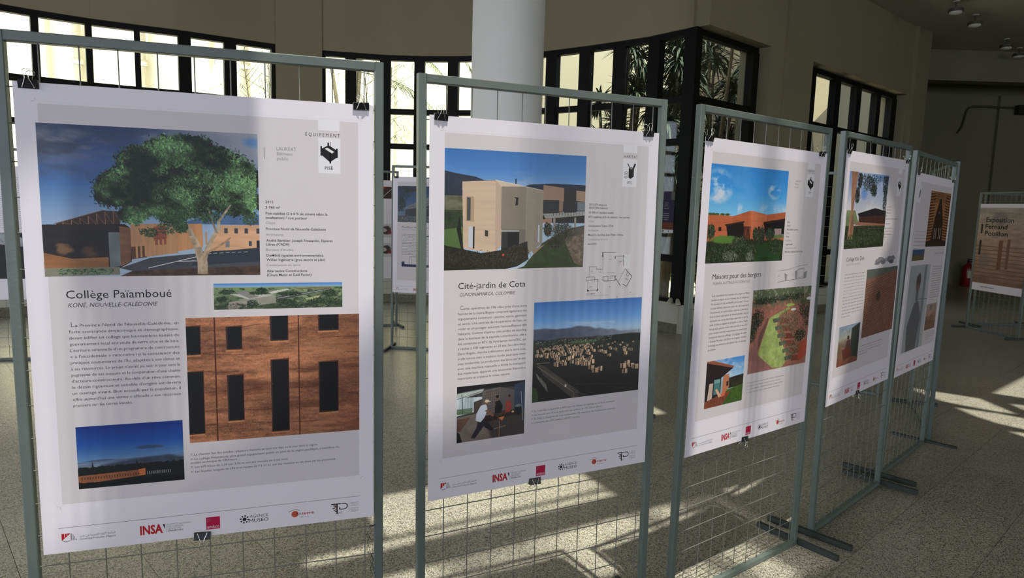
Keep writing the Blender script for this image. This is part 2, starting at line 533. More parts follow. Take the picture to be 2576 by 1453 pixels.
PATCH = [  # sun patches on the floor, carried up to made-up ceiling openings
 [(3.617, 5.885), (3.663, 5.969), (4.063, 5.68), (4.054, 5.236), (3.938, 5.294), (3.73, 5.484), (3.657, 5.585), (3.655, 5.687)],
 [(3.66, 5.375), (3.902, 5.244), (4.027, 5.128), (4.175, 4.988), (3.96, 4.718), (3.823, 4.856), (3.718, 4.983), (3.662, 5.178)],
 [(4.308, 5.868), (5.071, 6.523), (6.112, 7.415), (4.663, 5.6), (4.482, 5.736)],
 [(4.219, 5.534), (4.31, 5.506), (4.507, 5.404), (4.283, 5.123), (4.211, 5.375)],
 [(3.669, 4.788), (3.751, 4.76), (3.932, 4.682), (3.76, 4.468), (3.696, 4.687)],
 [(1.064, 5.334), (1.195, 4.977), (1.094, 4.928), (.998, 5.059)]]
HOLES = HOLES + [[ceil_pt(*p) for p in poly] for poly in PATCH]
def make_ceiling():
    outer = [(-9.7, -12.4), (16.8, -12.4), (16.8, 16), (7.2, 16), (7.15, 13.1), (2.2, 8.75), (1.2, 9.35), (-.6, 10.45), (-1.9, 10.65), (-2.8, 10.4),
             (-3.9, 9.85), (-5.9, 8.7), (-8.6, 5.9), (-9.7, 3.2)]
    polys = [[Vector((x, y, 0)) for x, y in outer]] + [[Vector((x, y, 0)) for x, y in h] for h in HOLES]
    tris = tessellate_polygon(polys)
    flat = [p for q in polys for p in q]
    mb = MB(); n = len(flat); th = .05
    mb.v = [(p.x, p.y, TOP) for p in flat] + [(p.x, p.y, TOP + th) for p in flat]
    for t in tris:
        mb.f.append(tuple(t)); mb.f.append(tuple(i + n for i in t)[::-1])
    k = 0
    for q in polys:
        m = len(q)
        for i in range(m):
            a, b = k + i, k + (i + 1) % m
            mb.f.append((a, b, b + n, a + n))
        k += m
    tag(mb.build('ceiling', M['ceiling']), kind='structure')
make_ceiling()

# added sun-shaping louvres: open share of each slot across the beam of light (metres across : share)
_PB = [-.30, -.21, -.12, -.05, .03, .10, .20, .34, .62, .80, 1.06, 1.14, 1.24, 1.36, 1.52, 1.62, 1.74, 1.80, 2.12, 2.19, 2.25, 2.32, 2.42, 2.50, 2.72, 2.80]
_PR = [.60, .92, .70, .15, .12, .35, .70, .92, .97, .97, .97, .45, .32, .50, .50, .80, .9, .97, .97, .35, .35, .92, .92, .20, .10, .0]
SLOT = .036
def bp(b, a):
    p = PB * b + HZ * a; return (p.x, p.y)
def sun_mask_slats():  # unseen slats added to lay soft bands of sun on the posters
    root = None
    def plate(poly):
        nonlocal root
        mb = MB().prism([bp(*q) for q in poly], TOP + .002, TOP + .016)
        o = mb.build('sun_mask_slat', M['ceiling'], root)
        if root is None: root = o; o.name = 'sun_mask_root'; tag(o, kind='structure')
    def rect(b0, b1, a0, a1):
        if b1 - b0 > .0015 and a1 - a0 > .0015: plate([(b0, a0), (b1, a0), (b1, a1), (b0, a1)])
    rect(-.33, 3.60, -2.02, -1.95)
    rect(-.33, 3.60, -1.52, -1.48); rect(-.33, 3.60, -1.42, -1.20)
    rect(-.33, 1.0, -1.95, -1.52); rect(2.25, 3.60, -1.95, -1.52)
    rect(-.33, .62, -1.48, -1.42); rect(2.25, 3.60, -1.48, -1.42)
    rect(-.33, .75, -.86, -.36); rect(.75, 1.85, -.80, -.36); rect(1.85, 2.84, -.42, -.36)
    last = -.33; b = -.28
    while b < 2.78:
        r_ = float(np.interp(b, _PB, _PR))
        if r_ > .06:
            w = SLOT * (1 if r_ > .95 else r_) / 2
            a1 = (-.86 if b < .75 else -.80) if b < 1.85 else -.42
            rect(last, b - w, -1.20, a1)
            if b < .32: rect(b - w, b + w, -1.20, -1.13 if b < -.10 else -1.03)
            last = b + w
        b += SLOT
    rect(last, 2.84, -1.20, -.42)
    plate([(3.52, -1.20), (3.60, -1.20), (3.60, -.36), (2.84, -.36), (2.84, -.76), (3.06, -.92), (3.50, -1.18)])
sun_mask_slats()
tag(MB().box((2.6, 1.6, TOP + .16), (11, 9.6, .012)).build('sun_filter_sheet', M['sun_filter']), kind='structure')  # unseen sheet added over the openings to weaken the sun indoors

# ---- round column
cl = MB().lathe([(.312, 0), (.312, .12), (.300, .13), (.300, TOP)], 64, (-.093, 5.85, 0)).build('column', M['column'], smooth=False)
for p in cl.data.polygons: p.use_smooth = len(p.vertices) == 4
tag(cl, kind='structure')

# ---- courtyard
def courtyard():
    g = MB().box((-1, 15.0, -.06), (34, 13, .1)).build('ground_courtyard', M['soil']); tag(g, kind='structure')
    w = MB()
    w.box((-8.6, 13.8, 3.6), (18, .3, 7.2))
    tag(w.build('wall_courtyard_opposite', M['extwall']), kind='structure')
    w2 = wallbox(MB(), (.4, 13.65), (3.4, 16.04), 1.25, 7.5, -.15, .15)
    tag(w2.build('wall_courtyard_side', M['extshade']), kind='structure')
    w3 = wallbox(MB(), (3.4, 16.04), (11.5, 22.5), 1.25, 7.5, -.13, .15)  # rest of the side wall, split off for the darker shade colour
    tag(w3.build('wall_courtyard_far', M['extdeepshade']), kind='structure')
    # block courses at the foot of the side wall
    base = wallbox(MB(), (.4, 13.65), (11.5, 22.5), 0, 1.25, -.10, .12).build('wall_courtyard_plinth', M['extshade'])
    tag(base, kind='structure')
    d = Vector((11.1, 8.85)); L = d.length; d.normalize()
    for r in range(4):
        for i in range(10):
            s0 = (i + (r % 2) * .5) * 1.2 - .3
            a = max(s0, 0) + .008; b = min(s0 + 1.2, L) - .008
            if b <= a: continue
            p = (.4 + d.x * a, 13.65 + d.y * a); q = (.4 + d.x * b, 13.65 + d.y * b)
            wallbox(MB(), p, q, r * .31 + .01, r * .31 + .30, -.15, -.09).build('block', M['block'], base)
    # pilasters and drainpipes on the opposite wall
    for i, x in enumerate((-12.6, -9.5, -6.35, -2.0)):
        slab('wall_opposite_pilaster', x - .35, x + .35, 13.5, 13.66, 0, 5.9, M['extwall'])
    for i, x in enumerate((-10.25, -8.55, -7.3, -5.3)):
        t = MB(); t.tube([(x, 13.52, 0), (x, 13.52, 5.9)], .075, 14)
        for z in (1.2, 2.6, 4.0, 5.4): t.tube([(x, 13.52, z), (x, 13.52, z + .12)], .10, 14)
        lab = ['pale drainpipe on the courtyard wall, left end of the picture', 'pale drainpipe in the second pane from the left picture edge',
               'pale drainpipe outside, seen in the middle of the left window', 'pale drainpipe nearest the pier between the two curved windows'][i]
        tag(t.build('drainpipe', M['pipe'], smooth=True, origin=(x, 13.52, 0)), lab, 'pipe', 'drainpipes on the courtyard wall')
    # short tiled hoods that throw scalloped shade on the wall
    for gi, (xc, n_) in enumerate(((-9.05, 3), (-7.95, 3), (-6.65, 3), (-5.95, 2))):
        hood = empty('tiled_hood', (xc, 13.5, 6.1))
        for i in range(n_):
            x = (i - (n_ - 1) / 2) * .25; mm = MB()
            pa = [(x + .12 * math.cos(math.pi * k / 6), .12, .22 + .07 * math.sin(math.pi * k / 6)) for k in range(7)]
            pb = [(x + .12 * math.cos(math.pi * k / 6), -.52 - .05 * (i % 2), .0 + .07 * math.sin(math.pi * k / 6)) for k in range(7)]
            for k in range(6): mm.quad(pa[k], pa[k + 1], pb[k + 1], pb[k])
            mm.build('roof_tile', M['pipe'], hood)
        tag(hood, ['short hood of curved roof tiles high on the courtyard wall, leftmost of four', 'short hood of curved roof tiles on the courtyard wall, second from the left',
                   'short hood of curved roof tiles on the courtyard wall, third from the left', 'short hood of two curved roof tiles, rightmost on the courtyard wall'][gi], 'hood', 'tiled hoods on the courtyard wall')
    # sloping stair soffit beyond the far wing window
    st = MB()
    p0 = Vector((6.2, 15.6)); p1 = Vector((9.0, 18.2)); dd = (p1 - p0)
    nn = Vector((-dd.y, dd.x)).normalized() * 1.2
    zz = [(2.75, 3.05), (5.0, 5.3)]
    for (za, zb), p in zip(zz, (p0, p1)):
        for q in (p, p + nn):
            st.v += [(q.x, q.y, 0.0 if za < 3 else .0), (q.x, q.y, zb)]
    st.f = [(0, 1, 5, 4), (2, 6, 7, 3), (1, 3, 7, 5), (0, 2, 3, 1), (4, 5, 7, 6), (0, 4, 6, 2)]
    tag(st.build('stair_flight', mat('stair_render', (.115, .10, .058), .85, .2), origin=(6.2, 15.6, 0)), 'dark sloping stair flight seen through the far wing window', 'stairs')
courtyard()

# ================================================================== printed pictures (painted with numpy, flat print)
rng = np.random.RandomState(3)

def vnoise(h, w, cy, cx, seed):
    r = np.random.RandomState(seed)
    cy = max(1, int(cy)); cx = max(1, int(cx))
    g = r.rand(cy + 2, cx + 2)
    y = np.linspace(0, cy, h, endpoint=False); x = np.linspace(0, cx, w, endpoint=False)
    y0 = y.astype(int); x0 = x.astype(int)
    fy = y - y0; fx = x - x0
    fy = fy * fy * (3 - 2 * fy); fx = fx * fx * (3 - 2 * fx)
    a = g[y0][:, x0]; b = g[y0][:, x0 + 1]; c = g[y0 + 1][:, x0]; d = g[y0 + 1][:, x0 + 1]
    return (a * (1 - fx) + b * fx) * (1 - fy)[:, None] + (c * (1 - fx) + d * fx) * fy[:, None]

def fbm(h, w, cy, cx, seed, octv=5, gain=.5):
    s = np.zeros((h, w)); a = 1; t = 0
    for i in range(octv):
        if cy * 2 ** i > h or cx * 2 ** i > w * 2: break
        s += a * vnoise(h, w, cy * 2 ** i, cx * 2 ** i, seed + i * 17); t += a; a *= gain
    return s / t

def C(*v): return np.array(v, float) / 255.

class Cv:
    """canvas in screen colours; normalised coordinates, y down"""
    def __init__(s, w, h, c=(200, 200, 200)):
        s.w, s.h = w, h
        s.a = np.empty((h, w, 3)); s.a[:] = C(*c)
        s.X, s.Y = np.meshgrid((np.arange(w) + .5) / w, (np.arange(h) + .5) / h)
    def n(s, cy, cx, seed, octv=5, gain=.55): return fbm(s.h, s.w, cy, cx, seed, octv, gain)
    def fill(s, m, c):
        c = np.asarray(c, float)
        s.a = s.a * (1 - m[..., None]) + c * m[..., None]
    def sky(s, stops):
        ys = [q[0] for q in stops]
        for k in range(3):
            s.a[..., k] = np.interp(s.Y, ys, [q[1][k] / 255. for q in stops])
    def mask(s, pts):
        P = np.array(pts, float)
        x0 = max(0, int(P[:, 0].min() * s.w) - 1); x1 = min(s.w, int(P[:, 0].max() * s.w) + 2)
        y0 = max(0, int(P[:, 1].min() * s.h) - 1); y1 = min(s.h, int(P[:, 1].max() * s.h) + 2)
        m = np.zeros((s.h, s.w))
        if x1 <= x0 or y1 <= y0: return m
        X = s.X[y0:y1, x0:x1]; Y = s.Y[y0:y1, x0:x1]
        ins = np.zeros(X.shape, bool)
        n = len(P)
        for i in range(n):
            xa, ya = P[i]; xb, yb = P[(i + 1) % n]
            if ya == yb: continue
            c = ((ya > Y) != (yb > Y)) & (X < (xb - xa) * (Y - ya) / (yb - ya) + xa)
            ins ^= c
        m[y0:y1, x0:x1] = ins
        return m
    def poly(s, pts, c, a=1., tex=0, tc=(8, 8), seed=1, soft=0):
        m = s.mask(pts) * a
        if soft: m = blur(m, soft)
        col = C(*c) * np.ones((s.h, s.w, 1))
        if tex: col = col * (1 + tex * (s.n(tc[0], tc[1], seed)[..., None] - .5) * 2)
        s.fill(m, col)
        return m
    def rect(s, x0, y0, x1, y1, c, **k): return s.poly([(x0, y0), (x1, y0), (x1, y1), (x0, y1)], c, **k)
    def line(s, x0, y0, x1, y1, c, w=1.):
        L = math.hypot((x1 - x0) * s.w, (y1 - y0) * s.h) + 1e-6
        nx = -(y1 - y0) * s.h / L * w / 2 / s.w; ny = (x1 - x0) * s.w / L * w / 2 / s.h
        s.poly([(x0 + nx, y0 + ny), (x1 + nx, y1 + ny), (x1 - nx, y1 - ny), (x0 - nx, y0 - ny)], c)
    def ell(s, cx, cy, rx, ry, c, a=1., rough=0, seed=1, soft=.12, cells=9):
        d = np.sqrt(((s.X - cx) / rx) ** 2 + ((s.Y - cy) / ry) ** 2)
        if rough: d = d + (s.n(cells, cells, seed) - .5) * rough
        s.fill(np.clip((1 - d) / soft, 0, 1) * a, C(*c))
    def leaves(s, n, where, cols, size=(5, 2), seed=1, shade=None, jit=.15, ang=(60, 50)):
        """small leaf dabs; where = function(random) -> x,y"""
        r = np.random.RandomState(seed)
        L = int(size[0] * 1.2) + 1
        yy, xx = np.mgrid[-L:L + 1, -L:L + 1]
        kern = []
        for k in range(12):
            an = math.radians(ang[0] + (k / 11. - .5) * 2 * ang[1])
            u = xx * math.cos(an) + yy * math.sin(an); v = -xx * math.sin(an) + yy * math.cos(an)
            kern.append(np.clip(1.35 - np.sqrt((u / size[0]) ** 2 + (v / size[1]) ** 2), 0, 1)[..., None])
        cols = [C(*c) for c in cols]
        for i in range(n):
            p = where(r)
            if p is None: continue
            x, y = p
            X = int(x * s.w); Y = int(y * s.h)
            if X < L or Y < L or X >= s.w - L - 1 or Y >= s.h - L - 1: continue
            c = cols[r.randint(len(cols))] * (1 + jit * r.randn())
            if shade is not None: c = c * shade(x, y, r)
            K = kern[r.randint(12)]
            w = s.a[Y - L:Y + L + 1, X - L:X + L + 1]
            w[:] = w * (1 - K) + c * K

def blur(m, k):
    for _ in range(2):
        for ax in (0, 1):
            c = np.cumsum(np.concatenate([np.repeat(np.take(m, [0], ax), k + 1, ax), m, np.repeat(np.take(m, [-1], ax), k, ax)], ax), ax)
            n = m.shape[ax]
            m = (np.take(c, range(2 * k + 1, 2 * k + 1 + n), ax) - np.take(c, range(0, n), ax)) / (2 * k + 1)
    return m

def in_ells(E):
    def f(r):
        cx, cy, rx, ry = E[r.randint(len(E))]
        a = r.rand() * 6.283; q = math.sqrt(r.rand()) * (1 + .13 * r.randn())
        return cx + rx * q * math.cos(a), cy + ry * q * math.sin(a)
    return f

# ---------------- poster with the tree
def pic_tree(w, h):
    c = Cv(w, h)
    c.sky([(0, (40, 56, 92)), (.2, (56, 84, 134)), (.38, (70, 110, 168)), (.55, (118, 148, 186)), (.68, (146, 166, 194)), (1, (160, 175, 195))])
    cl = c.n(7, 3, 11, 7, .6)
    m = np.clip((cl - .36) * 4, 0, 1) * np.clip(1.25 - c.Y * 3.4, 0, 1)
    c.fill(m * .8, C(120, 122, 138))
    m = np.clip((c.n(9, 4, 5, 7, .6) - .42) * 5, 0, 1) * np.clip(1 - abs(c.Y - .20) * 6, 0, 1) * np.clip(1.5 - c.X * 2.2, 0, 1)
    c.fill(m * .85, C(62, 62, 76))
    m = np.clip((c.n(10, 5, 25, 7, .6) - .46) * 6, 0, 1) * np.clip(1 - abs(c.Y - .12) * 11, 0, 1) * np.clip(1.5 - c.X * 2.2, 0, 1)
    c.fill(m * .7, C(134, 132, 142))
    m = np.clip((c.n(9, 3, 45, 6) - .45) * 6, 0, 1) * np.clip(1 - abs(c.Y - .34) * 14, 0, 1) * (c.X > .2) * (c.X < .5); c.fill(m * .5, C(56, 84, 124))
    m = np.clip(c.X * 1.9 - .75, 0, 1) * np.clip(1.25 - c.Y * 2.5, 0, 1)
    c.fill(m * .9, C(158, 162, 176))
    c.ell(.97, .06, .07, .05, (84, 134, 196), .7, 1.2, 4, .5, 6)
    # blue hills right
    c.poly([(.70, .60), (.78, .55), (.88, .49), (.94, .52), (1, .57), (1, .64), (.6, .64)], (72, 100, 140), tex=.12)
    # roof truss left
    c.poly([(.06, .645), (.26, .555), (.34, .56), (.34, .66), (.06, .66)], (58, 44, 40))
    for i in range(7):
        x = .09 + i * .037; y = .64 - i * .0148
        c.line(x, .655, x, y - .003, (150, 112, 84), 2.5); c.line(x, y, x + .037, .655, (120, 88, 68), 2)
    c.line(.05, .65, .27, .553, (120, 84, 66), 3)
    # dark shaded building left
    c.poly([(0, .655), (.36, .645), (.385, .67), (.385, .90), (.33, .945), (0, .955)], (36, 33, 34), tex=.25, tc=(30, 3))
    c.poly([(0, .84), (.12, .88), (.28, .87), (.28, .95), (0, .955)], (140, 96, 60), tex=.18, tc=(24, 4))
    c.ell(.09, .82, .05, .05, (130, 96, 68), .8, 1.8, 3, .5, 14); c.ell(.20, .84, .05, .05, (96, 72, 56), .7, 1.8, 5, .5, 14)
    c.poly([(.285, .70), (.335, .70), (.335, .93), (.285, .94)], (105, 110, 112), tex=.2)
    c.poly([(.335, .66), (.39, .67), (.38, .90), (.335, .935)], (120, 84, 60), tex=.5, tc=(8, 4))
    c.poly([(0, .945), (.33, .935), (.33, .99), (0, 1)], (120, 118, 104), tex=.15)
    # timber facade middle
    c.poly([(.385, .645), (.60, .635), (.60, .84), (.385, .88)], (176, 132, 96), tex=.12, tc=(2, 60))
    c.poly([(.385, .80), (.455, .79), (.455, .87), (.385, .885)], (92, 58, 44))
    c.poly([(.49, .66), (.55, .655), (.55, .78), (.49, .79)], (150, 84, 62), tex=.1)
    for t in (.505, .52, .535): c.line(t, .66, t, .785, (84, 50, 42), 1.6)
    c.line(.49, .70, .55, .695, (84, 50, 42), 1.6); c.line(.49, .74, .55, .735, (84, 50, 42), 1.6)
    c.poly([(.60, .64), (.72, .635), (.72, .80), (.60, .83)], (184, 130, 88), tex=.12, tc=(2, 40))
    c.poly([(.80, .645), (1, .64), (1, .815), (.74, .83)], (196, 152, 118), tex=.10, tc=(26, 4))
    for x in (.825, .875, .925, .985):
        c.rect(x, .665, x + .018, .70, (62, 62, 72))
    c.rect(.83, .755, .85, .80, (110, 112, 118)); c.rect(.945, .755, .96, .79, (70, 70, 78)); c.rect(.985, .75, 1, .805, (30, 28, 30))
    # car park, fence, foreground
    c.poly([(.33, .945), (.47, .875), (1, .80), (1, .95), (.4, .97)], (64, 66, 72), tex=.25, tc=(10, 10))
    c.poly([(.72, .83), (1, .81), (1, .90), (.66, .93)], (44, 48, 58))
    c.line(.46, .945, .74, .85, (200, 202, 206), 3); c.line(.6, .90, .70, .895, (190, 190, 195), 3)
    for i in range(7): c.line(.74 + i * .03, .845 - i * .002, .758 + i * .03, .843 - i * .002, (180, 180, 185), 2)
    for i in range(17):
        x = .405 + i * .0205; y = .865 - i * .0060
        c.rect(x, y - .09 + i * .001, x + .009, y + .012, (182, 136, 96))
    c.poly([(.385, .965), (.55, .955), (1, .93), (1, 1), (.33, 1)], (70, 54, 44), tex=.4, tc=(30, 30))
    c.leaves(160, lambda r: (.06 + .22 * r.rand() * 1.1, .95 + .05 * r.rand()), [(48, 84, 48), (70, 110, 64), (38, 60, 40)], (6, 1.8), 4, ang=(10, 60))
    # trunk and branches
    bark = (158, 138, 116)
    def limb(pts, w0, w1, col):
        for i in range(len(pts) - 1):
            t0 = i / (len(pts) - 1); wa = w0 + (w1 - w0) * t0; wb = w0 + (w1 - w0) * (i + 1) / (len(pts) - 1)
            (xa, ya), (xb, yb) = pts[i], pts[i + 1]
            c.poly([(xa - wa, ya), (xa + wa, ya), (xb + wb, yb), (xb - wb, yb)], col, tex=.35, tc=(20, 40), seed=i + 7)
    # crown
    E = [(.36, .40, .10, .13), (.44, .24, .10, .12), (.30, .42, .07, .10), (.56, .15, .10, .10), (.64, .12, .10, .09), (.70, .14, .10, .10), (.80, .24, .13, .14),
         (.92, .30, .08, .13), (.94, .45, .06, .13), (.62, .32, .18, .17), (.72, .42, .16, .14), (.52, .44, .12, .13), (.86, .46, .10, .11), (.58, .56, .08, .08),
         (.44, .52, .08, .08), (.40, .58, .06, .06), (.66, .54, .07, .05)]
    for i, (x, y, rx, ry) in enumerate(E): c.ell(x, y, rx * 1.02, ry * 1.02, (22, 30, 23), 1, .7, 20 + i, .05, 34)
    dark = c.n(9, 9, 77, 4)
    def sh(x, y, r):
        d = dark[min(c.h - 1, max(0, int(y * c.h))), min(c.w - 1, max(0, int(x * c.w)))]
        v = (d - .36) * 3.6 + .32
        v += .35 * (.45 - y) + .25 * (x - .5)
        return max(.30, min(1.35, v * (.75 + .5 * r.rand())))
    c.leaves(15500, in_ells(E), [(66, 96, 60), (84, 116, 74), (56, 82, 52), (100, 132, 88), (70, 102, 64)], (6.2, 2.1), 9, sh, .16, (75, 60))
    c.leaves(900, in_ells([(.56, .66, .05, .05), (.47, .70, .04, .03), (.60, .62, .04, .05), (.76, .60, .05, .03), (.96, .60, .04, .04)]), [(44, 66, 42), (62, 90, 56), (34, 46, 32)], (4.4, 1.7), 10)
    limb([(.715, .99), (.712, .90), (.695, .80), (.672, .72), (.64, .63)], .024, .012, bark)
    limb([(.725, .99), (.725, .88), (.745, .80), (.775, .72), (.80, .66)], .016, .010, bark)
    limb([(.735, .84), (.78, .81), (.84, .75), (.855, .73)], .012, .006, (150, 120, 96))
    limb([(.80, .68), (.80, .62), (.84, .54), (.86, .50)], .009, .005, (150, 140, 124))
    limb([(.79, .70), (.765, .60), (.75, .52)], .006, .004, (120, 110, 96))
    c.leaves(700, in_ells([(.70, .56, .12, .05), (.62, .66, .03, .04)]), [(54, 80, 50), (70, 100, 62), (30, 42, 30)], (4.6, 1.7), 12)
    return c.a

def pic_pano(w, h):
    c = Cv(w, h)
    c.sky([(0, (70, 120, 190)), (.14, (130, 165, 200)), (.16, (120, 140, 100)), (.5, (96, 112, 84)), (1, (60, 72, 54))])
    m = np.clip((c.n(14, 40, 4, 4) - .5) * 5, 0, 1) * (c.Y > .18); c.fill(m * .8, C(40, 52, 38))
    m = np.clip((c.n(8, 20, 8, 4) - .58) * 6, 0, 1) * (c.Y > .16); c.fill(m * .7, C(150, 160, 120))
    c.poly([(.11, .72), (.46, .44), (.47, .50), (.47, .78), (.11, .98)], (140, 138, 128), tex=.1)
    c.poly([(.12, .42), (.26, .62), (.46, .46), (.30, .40)], (176, 176, 170))
    c.poly([(.16, .34), (.24, .30), (.34, .52), (.27, .60)], (128, 126, 122))
    c.poly([(.40, .36), (.56, .22), (.58, .26), (.44, .42)], (190, 190, 186))
    c.poly([(.46, .56), (.90, .22), (.92, .27), (.50, .66)], (70, 72, 74)); c.line(.48, .60, .9, .26, (210, 210, 208), 1.6)
    c.poly([(.62, .20), (.90, .18), (.92, .24), (.64, .26)], (112, 104, 82)); c.poly([(.70, .62), (.82, .50), (.80, .66), (.72, .70)], (160, 168, 120))
    E = [(.1, .33, .05, .08), (.06, .6, .04, .1), (.36, .26, .04, .07), (.34, .38, .07, .06), (.58, .42, .09, .08), (.90, .42, .06, .14), (.72, .86, .26, .1), (.29, .80, .045, .13), (.85, .72, .14, .12), (.17, .88, .06, .10), (.55, .72, .07, .08)]
    c.leaves(3200, in_ells(E), [(28, 42, 30), (46, 64, 44), (20, 28, 22), (66, 84, 58)], (2.6, 1.6), 3)
    c.leaves(300, in_ells([(.15, .90, .05, .10)]), [(150, 140, 140), (110, 100, 100)], (2, 1.2), 5)
    return c.a

def pic_wall(w, h):
    c = Cv(w, h, (142, 94, 68))
    l1 = c.n(22, 2, 3, 5, .6); l2 = c.n(60, 30, 9, 4); l3 = c.n(9, 1, 15, 4); l4 = c.n(150, 170, 21, 2)
    v = (l1 - .5) * .75 + (l2 - .5) * .45 + (l3 - .5) * .5 + (l4 - .5) * .30
    c.a *= (1 + v)[..., None]
    hot = np.clip((c.n(7, 4, 33, 4) - .48) * 4, 0, 1); c.fill(hot * .35, C(184, 132, 96))
    dk = np.clip((c.n(16, 3, 41, 5) - .56) * 7, 0, 1); c.fill(dk * .35, C(70, 36, 24))
    c.fill(np.clip(c.X - .62, 0, 1) * .5, C(92, 44, 30))
    for yy in (.065, .23, .30, .44, .60, .76, .88):
        off = (c.n(1, 5, int(yy * 90), 4) - .5) * .05
        d = np.abs(c.Y - yy - off + .10 * (c.X - .5) * (1 if yy < .3 else -.2))
        c.fill(np.clip(1 - d * h / 3, 0, 1) * .55 * (c.n(2, 9, int(yy * 50), 3) > .45), C(60, 30, 20))
    for x in (.155, .632): c.rect(x - .003, 0, x + .004, 1, (70, 30, 18))
    W = [(0, .07, .075, .29), (.225, .08, .305, .26), (.475, .0, .57, .20), (.758, .0, .872, .13),
         (.0, .43, .085, .93), (.225, .47, .308, .84), (.475, .36, .57, .955), (.758, .395, .868, .82)]
    for x0, y0, x1, y1 in W:
        c.poly([(x0 - .010, y0 - .004), (x1 + .004, y0 - .012), (x1 + .003, y1), (x0 - .006, y1 + .012)], (92, 50, 34))
        c.rect(x0 - .007, y0, x0, y1 + .004, (52, 42, 40)); c.rect(x0, y0, x1, y1, (16, 15, 17)); c.rect(x0, y1 - .01, x1, y1, (34, 30, 30))
        c.poly([(x0 - .010, y1 + .004), (x1, y1 + .004), (x1, y1 + .014), (x0 - .010, y1 + .018)], (176, 120, 82))
    r = np.random.RandomState(2)
    c.leaves(900, lambda r: (r.rand(), r.rand()), [(84, 48, 34), (190, 140, 100), (60, 34, 24)], (1.6, 1.1), 6)
    for x0, y0, x1, y1 in W: c.rect(x0, y0, x1, y1 - .01, (16, 15, 17))
    return c.a

def pic_dusk(w, h):
    c = Cv(w, h)
    c.sky([(0, (22, 48, 120)), (.3, (34, 76, 150)), (.55, (88, 124, 168)), (.68, (130, 140, 150)), (.72, (100, 96, 96))])
    m = np.clip((c.n(26, 2, 6, 4) - .58) * 6, 0, 1) * np.clip((c.Y - .35) * 5, 0, 1); c.fill(m * .7, C(84, 92, 110))
    c.ell(.68, .40, .16, .03, (54, 66, 92), .8, .8, 3, .3); c.ell(.2, .56, .18, .02, (60, 70, 96), .7, .8, 5, .3)
    c.poly([(.2, .64), (.5, .58), (.85, .55), (1, .60), (1, .75), (.2, .75)], (48, 56, 74), .9, tex=.3, soft=5)
    top = .66 + (c.n(1, 30, 4, 5) - .5) * .08
    c.fill((c.Y > top).astype(float), C(20, 24, 24))
    for x, y in ((.135, .56), (.545, .58)): c.poly([(x - .012, .70), (x, y), (x + .014, .70)], (20, 26, 26))
    c.poly([(.0, .79), (.55, .765), (.62, .745), (.62, .86), (0, .93)], (132, 82, 56), tex=.15, tc=(8, 20))
    c.poly([(.56, .76), (.625, .745), (.625, .86), (.56, .865)], (176, 98, 58))
    r = np.random.RandomState(1)
    for i in range(22): x = .03 + i * .025; c.rect(x, .82 - x * .02, x + .008, .86 - x * .02, (60, 34, 28))
    for i in range(12): c.rect(.64 + i * .02, .80, .648 + i * .02, .855, (150, 155, 158), a=.8)
    c.fill((c.Y > .90 + (c.n(1, 9, 8, 3) - .5) * .05).astype(float), C(12, 14, 13))
    return c.a

